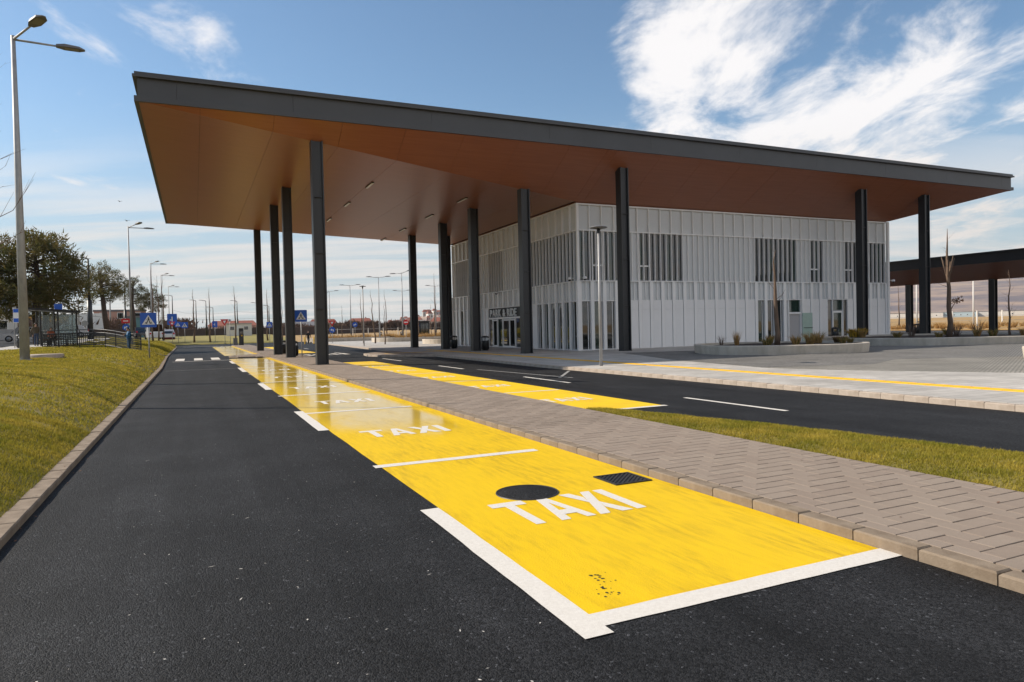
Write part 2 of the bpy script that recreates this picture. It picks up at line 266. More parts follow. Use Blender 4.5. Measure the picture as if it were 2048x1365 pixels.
M['blade'] = leafy(mat('grass_blades', (0.215, 0.205, 0.022), 0.8, 0, 1.6, col2=(0.42, 0.32, 0.05), detail=9, lo=.36, hi=.64, spec=.2), .4)
for k_ in ('needles', 'needles_dark', 'dry_grass', 'olive_grass'): leafy(M[k_], .3)
M['grey_box'] = mat('grey_cabinet', (0.13, 0.13, 0.135), 0.6)

# ------------------------------------------------------------------ mesh helpers
class MB:
    """collects shapes and links them as ONE mesh object"""
    def __init__(s): s.v = []; s.f = []; s.mi = []; s.m = 0; s.smooth = []; s.sm = False
    def add(s, vs, fs):
        o = len(s.v); s.v.extend([tuple(p) for p in vs])
        for f in fs: s.f.append(tuple(o + i for i in f)); s.mi.append(s.m); s.smooth.append(s.sm)
        return s
    def box(s, x0, x1, y0, y1, z0, z1):
        return s.add([(x0, y0, z0), (x1, y0, z0), (x1, y1, z0), (x0, y1, z0), (x0, y0, z1), (x1, y0, z1), (x1, y1, z1), (x0, y1, z1)],
                     [(0, 3, 2, 1), (4, 5, 6, 7), (0, 1, 5, 4), (1, 2, 6, 5), (2, 3, 7, 6), (3, 0, 4, 7)])
    def cbox(s, x0, x1, y0, y1, z0, z1, c):
        """box whose top edges are chamfered by c"""
        v = [(x0, y0, z0), (x1, y0, z0), (x1, y1, z0), (x0, y1, z0), (x0, y0, z1 - c), (x1, y0, z1 - c), (x1, y1, z1 - c), (x0, y1, z1 - c),
             (x0 + c, y0 + c, z1), (x1 - c, y0 + c, z1), (x1 - c, y1 - c, z1), (x0 + c, y1 - c, z1)]
        return s.add(v, [(0, 1, 5, 4), (1, 2, 6, 5), (2, 3, 7, 6), (3, 0, 4, 7), (4, 5, 9, 8), (5, 6, 10, 9), (6, 7, 11, 10), (7, 4, 8, 11), (8, 9, 10, 11)])
    def prism(s, pts, z0, z1, bottom=True):
        n = len(pts); v = [(x, y, z0) for x, y in pts] + [(x, y, z1) for x, y in pts]
        f = [tuple(range(n, 2 * n))] + [(i, (i + 1) % n, n + (i + 1) % n, n + i) for i in range(n)]
        if bottom: f.append(tuple(reversed(range(n))))
        return s.add(v, f)
    def poly3(s, pts, th):
        """flat polygon given in 3D, thickened by vector th"""
        n = len(pts); th = Vector(th); a = [Vector(p) for p in pts]; b = [p + th for p in a]
        return s.add(a + b, [tuple(range(n)), tuple(reversed(range(n, 2 * n)))] + [(i, n + i, n + (i + 1) % n, (i + 1) % n) for i in range(n)])
    def tube(s, pts, rad, n=8, cap=True):
        pts = [Vector(p) for p in pts]
        if not isinstance(rad, (list, tuple)): rad = [rad] * len(pts)
        vs = []; o = Vector((0.3, 0.2, 1))
        prev = None
        for i, p in enumerate(pts):
            d = (pts[min(i + 1, len(pts) - 1)] - pts[max(i - 1, 0)]).normalized()
            if prev is None:
                a = Vector((1, 0, 0)) if abs(d.x) < 0.8 else Vector((0, 1, 0))
                u = (a - d * a.dot(d)).normalized()
            else: u = (prev - d * prev.dot(d)).normalized()
            prev = u; w = d.cross(u)
            for k in range(n):
                t = 2 * math.pi * k / n; vs.append(p + (u * math.cos(t) + w * math.sin(t)) * rad[i])
        fs = [(i * n + k, i * n + (k + 1) % n, (i + 1) * n + (k + 1) % n, (i + 1) * n + k) for i in range(len(pts) - 1) for k in range(n)]
        if cap: fs += [tuple(reversed(range(n))), tuple(range((len(pts) - 1) * n, len(pts) * n))]
        old = s.sm; s.sm = n > 4; s.add(vs, fs); s.sm = old
        return s
    def lathe(s, prof, n=16, c=(0, 0, 0)):
        vs = [(c[0] + r * math.cos(2 * math.pi * k / n), c[1] + r * math.sin(2 * math.pi * k / n), c[2] + z) for r, z in prof for k in range(n)]
        fs = [(i * n + k, i * n + (k + 1) % n, (i + 1) * n + (k + 1) % n, (i + 1) * n + k) for i in range(len(prof) - 1) for k in range(n)]
        old = s.sm; s.sm = True; s.add(vs, fs); s.sm = old
        return s
    def mesh(s, name, mats):
        me = bpy.data.meshes.new(name); me.from_pydata(s.v, [], s.f)
        for m in (mats if isinstance(mats, (list, tuple)) else [mats]): me.materials.append(m)
        if any(s.mi): me.polygons.foreach_set('material_index', s.mi)
        me.polygons.foreach_set('use_smooth', s.smooth); me.update()
        return me
    def build(s, name, mats, parent=None, loc=(0, 0, 0), rz=0.0):
        return place(name, s.mesh(name, mats), parent, loc, rz)
def place(name, me, parent=None, loc=(0, 0, 0), rz=0.0):
    o = bpy.data.objects.new(name, me); C.objects.link(o); o.location = loc; o.rotation_euler = (0, 0, rz)
    if parent is not None: o.parent = parent
    return o
def tag(o, label=None, cat=None, group=None, kind=None):
    if label: o['label'] = label
    if cat: o['category'] = cat
    if group: o['group'] = group
    if kind: o['kind'] = kind
    return o
def thing(name, label, cat, loc=(0, 0, 0), rz=0.0, group=None):
    return tag(place(name, None, None, loc, rz), label, cat, group)
def kids(o): return [c for c in bpy.data.objects if c.parent == o]
def dup(o, loc, rz=0.0, label=None, parent=None):
    tree = {}
    for c in bpy.data.objects:
        if c.parent: tree.setdefault(c.parent, []).append(c)
    def rec(src, par):
        c = src.copy(); C.objects.link(c)
        if par is not None: c.parent = par
        for k in tree.get(src, []): rec(k, c)
        return c
    r = rec(o, parent); r.location = loc; r.rotation_euler = (0, 0, rz)
    if label: r['label'] = label
    return r
def structure(o): o['kind'] = 'structure'; return o
def interp(path, y):
    for (x0, y0), (x1, y1) in zip(path, path[1:]):
        if y0 <= y <= y1: return x0 + (x1 - x0) * (y - y0) / (y1 - y0)
    return path[0][0] if y < path[0][1] else path[-1][0]
def sstep(a, b, t):
    t = max(0.0, min(1.0, (t - a) / (b - a))); return t * t * (3 - 2 * t)

# ------------------------------------------------------------------ the ground
def depth_of(x, y): return 0.418 * x + 0.9085 * y
def terrain_z(x, y):
    d = depth_of(x, y)
    z = -0.06 + 1.0 * sstep(120, 180, d)
    r = math.hypot(x, y)
    return z + (0.25 * mnoise.noise((x * .01, y * .01, 0)) * sstep(150, 500, r) if r < 3000 else 0)
def build_ground():
    ax = sorted(set([s * v for s in (-1, 1) for v in (0, 20, 40, 60, 80, 100, 120, 140, 160, 180, 200, 230, 270, 320, 400, 500, 700, 1000, 1500, 2500, 4000, 7000)]))
    n = len(ax); mb = MB(); mb.sm = True
    mb.add([(x, y, terrain_z(x, y)) for y in ax for x in ax], [(j * n + i, j * n + i + 1, (j + 1) * n + i + 1, (j + 1) * n + i) for j in range(n - 1) for i in range(n - 1)])
    structure(mb.build('ground', M['field']))
build_ground()
LK = [(-1.40, -12), (-1.40, 36), (-1.75, 56), (-1.95, 95), (-2.2, 100), (-3.2, 105), (-6.0, 108.5)]      # road side face of the left kerb
PK = [(12.55, -15), (12.5, 10), (12.3, 24), (12.55, 33), (12.6, 38.0), (11.7, 39.2), (10.1, 40.6), (9.6, 42.2), (9.9, 44.5), (11.4, 47.0), (12.6, 48.8), (13.0, 52), (14.4, 84), (15.2, 106)]
IX0, IX1 = 4.33, 6.52
IZ = 0.08           # kerb height of the island          # the taxi island between the two lanes
def build_roads():
    # main lane, the bay lane and the second road share one sheet of new asphalt
    mb = MB(); mb.add([(-1.5, -14, 0), (12.6, -14, 0), (12.6, 38, 0), (13.1, 52, 0), (14.5, 84, 0), (15.4, 107.4, 0), (-7, 107.4, 0), (-2.3, 98, 0), (-2.1, 60, 0), (-1.5, 36, 0)], [tuple(range(10))])
    structure(mb.build('road', M['asphalt']))
    mb = MB(); mb.add([(-60, 107.4, 0.0), (80, 107.4, 0.0), (80, 115, 0.0), (-60, 115, 0.0)], [(0, 1, 2, 3)])
    structure(mb.build('road', M['asphalt']))
    mb = MB(); mb.box(50, 62, -40, 107.4, -0.3, 0.0); mb.box(72, 82, -40, 107.4, -0.3, 0.0); mb.box(95, 103, -40, 240, -0.3, 0.0)
    structure(mb.build('road', M['asphalt']))
build_roads()

def bank_z(x, y):
    """the grass bank that rises from the left kerb to the tram stop"""
    xk = interp(LK, min(y, 100)) - 0.18; d = xk - x
    if d < 0: return 0.06
    h = 0.86 * (1 - math.exp(-d / 1.25)) * (0.80 + 0.20 * sstep(0, 22, y))
    # the footway down to the crossing cuts through the bank
    g = 1 - 0.62 * math.exp(-((y - 56.0) / 3.0) ** 2) * (1 - sstep(4.5, 7.5, d))
    h *= g
    h += 0.05 * mnoise.noise((x * .45, y * .35, 3.1)) * min(1, d / 1.0) + 0.045 * mnoise.noise((x * .9 + y * .3, y * 1.5, 9)) * min(1, d / .6) + 0.018 * mnoise.noise((x * 2.4, y * 3.2, 5)) * min(1, d / .5)
    h += 0.75 * sstep(70, 115, y) * sstep(3.5, 9, d)
    return 0.06 + max(h, 0.0)
def build_bank():
    xs_off = [0, .12, .3, .5, .75, 1.0, 1.3, 1.6, 2.0, 2.4, 2.9, 3.4, 4, 4.7, 5.5, 6.5, 8, 10, 13, 17, 22, 30, 45, 70]
    ys = list(np.arange(-12, 40, .5)) + list(np.arange(40, 70, .75)) + list(np.arange(70, 107.5, 1.5)) + [108.0]
    mb = MB(); mb.sm = True; nx = len(xs_off); vs = []
    for y in ys:
        xk = interp(LK, min(y, 100)) - 0.17
        for d in xs_off: vs.append((xk - d, y, bank_z(xk - d, y)))
    fs = [(j * nx + i + 1, j * nx + i, (j + 1) * nx + i, (j + 1) * nx + i + 1) for j in range(len(ys) - 1) for i in range(nx - 1)]
    mb.add(vs, fs)
    structure(mb.build('lawn', M['grass_soil']))
    # lawn across the junction, with the ground swelling up behind it
    mb = MB(); mb.sm = True; xs = np.linspace(-70, 15, 34); ys = [115.1, 115.3, 118, 122, 128, 136, 146, 160, 185]
    hz = [0.0, 0.12, 0.2, 0.35, 0.6, 0.85, 1.05, 1.2, 1.2]
    vs = [(x, y, h + (0.7 * sstep(-2, -16, x) if y > 116 else 0)) for y, h in zip(ys, hz) for x in xs]; n = len(xs)
    mb.add(vs, [(j * n + i, j * n + i + 1, (j + 1) * n + i + 1, (j + 1) * n + i) for j in range(len(ys) - 1) for i in range(n - 1)])
    structure(mb.build('lawn', M['lawn_far']))
    # footway down the bank, tram stop platform and the street behind it
    def draped(name, m, quads, lift):
        mb = MB(); mb.sm = True
        for (p0, p1, w0, w1, n) in quads:
            vs = []
            for i in range(n + 1):
                t = i / n; c = Vector(p0).lerp(Vector(p1), t); w = w0 + (w1 - w0) * t; dd = (Vector(p1) - Vector(p0)).normalized(); nn = Vector((-dd.y, dd.x))
                for s in np.linspace(-1, 1, 7):
                    q = c + nn * w * s; vs.append((q.x, q.y, max(bank_z(q.x, q.y), bank_z(c.x, c.y) - .02) + lift))
            mb.add(vs, [(i * 7 + k, (i + 1) * 7 + k, (i + 1) * 7 + k + 1, i * 7 + k + 1) for i in range(n) for k in range(6)])
        structure(mb.build(name, m))
    draped('footpath', M['asphalt'], [((-1.95, 55.9), (-7.6, 57.2), 1.0, 1.1, 14)], 0.02)
    draped('pavement', M['slab'], [((-11.2, 40), (-11.2, 95), 2.3, 2.3, 24)], 0.03)
    draped('street', M['asphalt'], [((-18, 20), (-18, 106), 4.4, 4.4, 30)], 0.035)
build_bank()

def kerb_run(path, parent, m, depth, side, n_single, h=0.12, step=0.5):
    """kerb stones along a path; the road lies on the side away from 'side'"""
    pts = [Vector(p) for p in path]; segs = []
    for a, b in zip(pts, pts[1:]):
        L = (b - a).length; n = max(1, round(L / step)); segs += [(a.lerp(b, i / n), a.lerp(b, (i + 1) / n)) for i in range(n)]
    return segs
stone_cache = {}
def stone_mesh(m, l, w, h, v):
    k = (m.name, round(l, 2), w, h, v)
    if k not in stone_cache:
        c = 0.008 + 0.003 * v
        stone_cache[k] = MB().cbox(0.004, round(l, 2) - 0.004, 0, w, -0.12, h + (0.0, 0.003, -0.003)[v], c).mesh('kerb_stone', m)
    return stone_cache[k]
def build_kerb(path, m, w, flip, y_lo, y_hi, h=0.12, step=0.5):
    root = structure(place('kerb', None)); rest = MB()
    for a, b in kerb_run(path, root, m, w, flip, 0, h, step):
        d = b - a; ang = math.atan2(d.y, d.x); l = round(d.length, 2); mid = (a + b) / 2
        nrm = Vector((-d.y, d.x)).normalized()
        a2 = a if not flip else a - nrm * w
        if y_lo <= mid.y <= y_hi:
            o = place('kerb_stone', stone_mesh(m, l, w, h, rnd.randrange(3)), root, (a2.x, a2.y, rnd.uniform(-.002, .002)), ang + rnd.uniform(-.003, .003))
        else:
            q = MB().cbox(0.004, l - 0.004, 0, w, -0.12, h, 0.015); mt = Matrix.Translation((a2.x, a2.y, 0)) @ Matrix.Rotation(ang, 4, 'Z')
            rest.add([mt @ Vector(p) for p in q.v], q.f)
    if rest.v: o = rest.build('kerb_stone_row', m, root); o['kind'] = 'stuff'
    return root
build_kerb(LK, M['kerb'], 0.18, False, -1, 48, 0.07)
build_kerb(PK, M['kerb_pale'], 0.15, True, 4, 46, 0.115)

def build_island():
    # outline: narrow along the bays, bulging out at the crossing between Y = 47.5 and 52.5
    left = [(IX0, -14), (IX0, 46.6), (3.9, 47.4), (2.6, 48.2), (2.1, 49.2), (2.1, 50.8), (2.6, 51.8), (3.9, 52.6), (IX0, 53.4), (IX0, 96), (4.9, 97.2)]
    right = [(5.9, 97.2), (IX1, 96), (IX1, 11.0), (IX1, -14)]
    root = structure(place('pavement', None)); root['label'] = 'brown block paved taxi island between the two lanes'
    inner = [(x + 0.15, y) for x, y in left]
    MB().prism(inner + [(x - 0.005, y) for x, y in right], -0.2, IZ - 0.014).build('paving_bed', M['joint'], root)
    # herringbone pavers, the nearest ones single
    W = 0.165; near = []; far = []
    x_lo, x_hi = IX0 + 0.155, IX1 - 0.008
    g = 0.007
    for j in range(int(-1 / W), int(97 / W)):
        for i in range(int(2.0 / W), int(6.6 / W) + 3):
            k = (i - j) % 4
            if k == 0: x0, x1, y0, y1 = i * W, (i + 2) * W, j * W, (j + 1) * W
            elif k == 3: x0, x1, y0, y1 = i * W, (i + 1) * W, j * W, (j + 2) * W
            else: continue
            xl = x_lo
            ym = (y0 + y1) / 2
            if 47.2 < ym < 52.8: xl = 2.55 if 48.2 < ym < 51.8 else 3.6
            x0 = max(x0, xl); x1 = min(x1, x_hi)
            if x1 - x0 < 0.03: continue
            if any((x0 - .3 < cx < x1 + .3) and (y0 - .3 < cy < y1 + .3) for cx, cy in ((5.3, 32.9), (5.3, 43.65), (5.25, 50.0), (5.1, 62.4))): continue
            gx, gy = 0.0015, 0.005
            (near if 2.6 < ym < 9.4 else far).append((x0 + gx, x1 - gx, y0 + gy, y1 - gy))
    near.sort(key=lambda r: math.hypot((r[0] + r[1]) / 2, (r[2] + r[3]) / 2))
    far += near[296:]; near = near[:296]
    cache = {}
    for x0, x1, y0, y1 in near:
        key = (round(x1 - x0, 3), round(y1 - y0, 3), rnd.choice(('paver', 'paver', 'paver_b', 'paver_c')))
        if key not in cache: cache[key] = MB().cbox(0, x1 - x0, 0, y1 - y0, -0.04, 0.0, 0.003).mesh('paver', M[key[2]])
        o = place('paver', cache[key], root, (x0, y0, IZ + .001 + rnd.uniform(-.0015, .0015)))
    mb = MB()
    for x0, x1, y0, y1 in far:
        z = IZ + .001 + rnd.uniform(-.0015, .0015); mb.m = rnd.choice((0, 0, 1, 2))
        mb.add([(x0, y0, .04), (x1, y0, .04), (x1, y1, .04), (x0, y1, .04), (x0 + .004, y0 + .004, z), (x1 - .004, y0 + .004, z), (x1 - .004, y1 - .004, z), (x0 + .004, y1 - .004, z)],
               [(4, 5, 6, 7), (0, 1, 5, 4), (1, 2, 6, 5), (2, 3, 7, 6), (3, 0, 4, 7)])
    o = mb.build('paver_field', [M['paver'], M['paver_b'], M['paver_c']], root); o['kind'] = 'stuff'
    build_kerb(left, M['kerb'], 0.15, True, 1, 47, IZ)
build_island()

def build_plaza():
    root = structure(place('pavement', None)); root['label'] = 'grey slab plaza in front of the terminal'
    inner = [(x + 0.145, y) for x, y in PK]
    MB().prism(inner + [(49.95, 106), (49.95, -15)], -0.2, 0.12).build('paving_slabs', M['slab'], root)
    mb = MB()
    mb.prism([(20.3, 30.4), (17.6, 22.4), (16.6, 16.9), (20.2, 15.6), (23.2, 17.0), (32, 12.4), (49.9, 5), (49.9, 31.5), (36, 31.0), (33.5, 29.4), (24, 29.6)], 0.10, 0.1262, False)
    mb.build('dark_cobbles', M['cobble'], root)
    MB().prism([(16.5, 16.8), (17.3, 14.4), (19.2, 11.2), (22.5, 6), (49.9, -6), (49.9, 5.5), (32, 12.9), (23.2, 17.5), (20.2, 16.1)], 0.10, 0.1235, False).build('pale_cobbles', M['cobble_pale'], root)
    # tactile guiding strip: single ribbed plates near the camera
    path = [(14.75, 2.0), (14.8, 12.2), (14.95, 20.5), (15.05, 30.0), (15.1, 47.0)]
    cell = MB().cbox(0, 0.40, 0.003, 0.397, -0.02, 0.0, 0.004)
    for k in range(5): cell.box(0.035 + k * 0.075, 0.065 + k * 0.075, 0.02, 0.38, 0.0, 0.006)
    me = cell.mesh('tactile_plate', M['tactile'])
    y = 2.0
    while y < 46.8:
        place('tactile_plate', me, root, (interp(path, y) - 0.2, y, 0.127)); y += 0.4
    mb = MB(); mb.box(10.9, 14.7, 42.6, 43.2, .11, .127)
    mb.build('tactile_crossing_strip', M['tactile'], root)
    MB().prism([(12.8, 38.5), (11.8, 39.35), (10.25, 40.75), (9.8, 42.2), (10.05, 44.4), (11.5, 46.8), (12.7, 48.5)], .1, .1236, False).build('crossing_pavers', M['paver'], root)
    # platform under the second canopy and the verge behind
    MB().box(62, 72, -40, 107, -.2, .12).build('platform_slabs', M['slab'], root)
    structure(MB().box(82, 95, -40, 240, -.2, .10).build('verge', M['field']))
    structure(MB().box(103, 107, -40, 240, -.2, .12).build('verge', M['field']))
build_plaza()

# ------------------------------------------------------------------ road markings
Z1, Z2 = 0.003, 0.0055
def rough_strip(mb, x0, x1, y0, y1, z, jag=0.004, step=0.25):
    """painted strip with slightly ragged long edges"""
    lng_y = (y1 - y0) > (x1 - x0); a0, a1 = (y0, y1) if lng_y else (x0, x1); b0, b1 = (x0, x1) if lng_y else (y0, y1)
    n = max(1, int((a1 - a0) / step)); lo = []; hi = []
    for i in range(n + 1):
        a = a0 + (a1 - a0) * i / n; lo.append((a, b0 + rnd.uniform(-jag, jag))); hi.append((a, b1 + rnd.uniform(-jag, jag)))
    pts = lo + hi[::-1]
    m = len(lo)
    vs = [((b, a, z) if lng_y else (a, b, z)) for a, b in lo + hi]
    fs = [((i, m + i, m + i + 1, i + 1) if lng_y else (i, i + 1, m + i + 1, m + i)) for i in range(m - 1)]
    mb.add(vs, fs)
LETTERS = {
    'T': [[(0, 1), (1, 1), (1, .82), (.64, .82), (.64, 0), (.36, 0), (.36, .82), (0, .82)]],
    'A': [[(0, 0), (.36, 1), (.64, 1), (.5, .74), (.27, 0)], [(1, 0), (.73, 0), (.5, .74), (.64, 1)], [(.30, .38), (.70, .38), (.76, .20), (.24, .20)]],
    'X': [[(0, 0), (.70, 1), (1, 1), (.30, 0)], [(1, 0), (.66, 0), (.50, .26), (.64, .50)], [(0, 1), (.34, 1), (.50, .76), (.36, .50)]],
    'I': [[(.0, 0), (.34, 0), (.34, 1), (.0, 1)]]}
def taxi_word(x0, y0, w, h, m, z=Z2):
    root = structure(place('taxi_lettering', None, None, (x0, y0, z)))
    lw = w / 4.05; x = 0
    for ch, adv in zip('TAXI', (1.12, 1.17, 1.17, .4)):
        mb = MB()
        for k, pl in enumerate(LETTERS[ch]):
            mb.add([(x + px * lw * (1.05 if ch != 'I' else .95), py * h, 0.0004 * k) for px, py in pl], [tuple(range(len(pl)))])
        mb.build('letter', m, root); x += adv * lw
    # letters drawn clockwise must still face up
    for c in kids(root):
        for p in c.data.polygons:
            if p.normal.z < 0: p.flip()
def build_markings():
    mb = MB(); xs = [1.95, 2.6, 3.2, 3.8, 4.326]
    ys = [3.30] + list(np.arange(4, 47, 1.0)) + [46.8]
    n = len(xs); mb.add([(x + (rnd.uniform(-.008, .008) if i == 0 else 0), y, Z1) for y in ys for i, x in enumerate(xs)], [(j * n + i, j * n + i + 1, (j + 1) * n + i + 1, (j + 1) * n + i) for j in range(len(ys) - 1) for i in range(n - 1)])
    structure(mb.build('taxi_bay', M['yellow']))
    mb = MB(); mb.add([(1.95, 53.6, Z1), (4.326, 53.6, Z1), (4.326, 92, Z1), (1.95, 92, Z1)], [(0, 1, 2, 3)]); structure(mb.build('taxi_bay', M['yellow']))
    mb = MB(); mb.add([(IX1 + .01, 11.15, Z1), (8.38, 11.15, Z1), (8.38, 35.5, Z1), (IX1 + .01, 35.5, Z1)], [(0, 1, 2, 3)]); structure(mb.build('taxi_bay', M['yellow_dry']))
    mb = MB(); mb.add([(IX1 + .01, 53.5, Z1), (8.5, 53.5, Z1), (8.5, 80, Z1), (IX1 + .01, 80, Z1)], [(0, 1, 2, 3)]); structure(mb.build('taxi_bay', M['yellow_dry']))
    def line(x0, x1, y0, y1, m='white_paint', z=Z2, jag=.004):
        mb = MB(); rough_strip(mb, x0, x1, y0, y1, z, jag); return structure(mb.build('road_marking', M[m]))
    line(1.94, 4.33, 3.14, 3.31)
    for a, b in ((3.05, 5.91), (11.45, 14.5), (20.5, 23.3), (30.6, 34.5), (39.5, 43.2)): line(1.78, 1.952, a, b, z=Z1 + .0045)
    for y, x1 in ((7.98, 4.02), (13.95, 4.1), (18.2, 4.2), (23.5, 4.2), (28.6, 4.2), (33.8, 4.2), (39.0, 4.2)): line(1.88, x1, y, y + .16)
    for y in (15.3, 19.6, 24.0, 28.4, 32.6): line(6.6, 8.34, y, y + .12)
    line(6.75, 8.42, 11.02, 11.16)
    for y in (57.5, 63, 69, 76, 83, 90): line(1.8, 4.2, y, y + .2, jag=0)
    for a, b in ((9.15, 11.98), (17.0, 20.0), (25.5, 28.5), (34.4, 38.3), (50, 53), (58, 61), (66, 69), (74, 77)): line(9.53, 9.65, a, b)
    for i in range(5): line(6.9 + i * .6, 7.3 + i * .6, 47.3, 50.2, jag=0)
    for xa in (-1.1, -0.05, 0.95): line(xa, xa + .5, 46.6, 50.6, jag=0)
    line(-1.2, 2.0, 45.1, 45.35, jag=0)
    line(-1.2, 1.9, 34.2, 34.27, 'thin_paint', jag=0)
    line(-1.3, 2.6, 95.5, 95.9, jag=0); line(2.2, 5.2, 92.6, 93.2, jag=0)
    # worn hatch lines on the second road
    for a, b in (((10.6, 18.6), (9.9, 24.8)), ((10.3, 18.9), (12.1, 21.5))):
        mb = MB(); d = (Vector(b) - Vector(a)).normalized() * .05; nn = Vector((-d.y, d.x))
        mb.add([(a[0] - nn.x, a[1] - nn.y, Z1), (b[0] - nn.x, b[1] - nn.y, Z1), (b[0] + nn.x, b[1] + nn.y, Z1), (a[0] + nn.x, a[1] + nn.y, Z1)], [(3, 2, 1, 0)])
        structure(mb.build('road_marking', M['thin_paint']))
    taxi_word(2.37, 5.02, 1.30, 0.76, M['white_paint'])
    taxi_word(2.33, 10.3, 1.42, 0.72, M['white_paint'])
    for y in (15.6, 20.2, 25.6, 30.8): taxi_word(2.45, y, 1.35, .7, M['white_paint'])
    for y in (12.9, 17.2, 21.6, 26.0, 30.2): taxi_word(6.75, y, 1.2, .6, M['white_paint'])
    # spilt paint and drops on the asphalt
    mb = MB(); r2 = random.Random(3)
    for i in range(150):
        y = 2.6 + 14 * r2.random() ** 2; x = r2.uniform(-.8, 1.75)
        a = r2.uniform(0, 3.14); l = r2.uniform(.003, .012) * (3.5 if r2.random() < .15 else 1); w = r2.uniform(.002, .006)
        u = Vector((math.cos(a), math.sin(a))) * l; v = Vector((-math.sin(a), math.cos(a))) * w
        mb.add([(x + u.x, y + u.y, .0035), (x + v.x, y + v.y, .0035), (x - u.x, y - u.y, .0035), (x - v.x, y - v.y, .0035)], [(0, 1, 2, 3)])
    o = mb.build('paint_drops', M['white_paint']); o['kind'] = 'stuff'
    mb = MB()
    for i in range(36):
        cx, cy = ((2.22, 3.55) if i % 2 else (2.30, 3.78)); r = r2.uniform(.004, .012); x = cx + r2.gauss(0, .035); y = cy + r2.gauss(0, .05)
        mb.add([(x + r * math.cos(t) * r2.uniform(.7, 1.2), y + r * math.sin(t), Z1 + .001) for t in np.linspace(0, 6.28, 8)[:-1]], [tuple(range(7))])
    o = mb.build('oil_spots', M['sign_black']); o['kind'] = 'stuff'
build_markings()
def build_covers():
    t = thing('manhole_cover', 'round black manhole cover in the front yellow taxi bay', 'manhole cover', (2.90, 6.03, Z1))
    MB().lathe([(0.0, .006), (0.29, .006), (0.30, 0.0)], 40).build('lid', M['asphalt'], t)
    MB().lathe([(0.292, .0), (0.297, .009), (0.305, .009), (0.309, 0.0)], 40).build('rim', M['cast_iron'], t)
    t = thing('drain_grate', 'black slotted drain grate beside the island kerb', 'drain grate', (4.02, 6.06, Z1))
    MB().box(-.20, .20, -.20, .20, -.05, .0015).build('pit', M['sign_black'], t)
    mb = MB(); 
    for a, b, c, d in ((-.22, .22, -.22, -.195), (-.22, .22, .195, .22), (-.22, -.195, -.195, .195), (.195, .22, -.195, .195)): mb.box(a, b, c, d, 0, .012)
    mb.build('frame', M['cast_iron'], t)
    for k in range(-6, 7):
        o = k * .055; a = max(-.19, -.19 + o); b = min(.19, .19 + o); q = Vector((1, -1, 0)).normalized() * .011
        MB().poly3([Vector((a - o, a, 0)) + q + Vector((0, 0, 0)), Vector((b - o, b, 0)) + q, Vector((b - o, b, 0)) - q, Vector((a - o, a, 0)) - q], (0, 0, .009)).build('grate_bar', M['cast_iron'], t)
    t = thing('manhole_slab', 'flat round pale concrete cover lying in the grass at the tall lamp post', 'manhole cover', (-5.05, 30.3, bank_z(-5.05, 30.3) + .02))
    MB().lathe([(0.0, .10), (.60, .10), (.64, .07), (.64, -.2)], 32).build('concrete_slab', M['kerb_pale'], t)
build_covers()
def leaves():
    mb = MB(); R = random.Random(21)
    for k in range(120):
        y = 3 + 26 * R.random() ** 1.5; m = R.random()
        if m < .55: x = interp(LK, y) + abs(R.gauss(0, .05)); z = .006
        elif m < .8: x = interp(LK, y) - R.uniform(.02, .17); z = .078
        else: x = R.uniform(4.5, 6.4); z = IZ + .006
        a = R.uniform(0, 6.28); l = R.uniform(.008, .022); u = Vector((math.cos(a), math.sin(a), R.uniform(-.2, .2))) * l; v = Vector((-math.sin(a), math.cos(a), R.uniform(-.3, .3))) * l * .5; c = Vector((x, y, z))
        mb.add([c - u, c + v, c + u, c - v], [(0, 1, 2, 3)])
    o = mb.build('fallen_leaves', M['rust_shrub']); o['kind'] = 'stuff'
leaves()

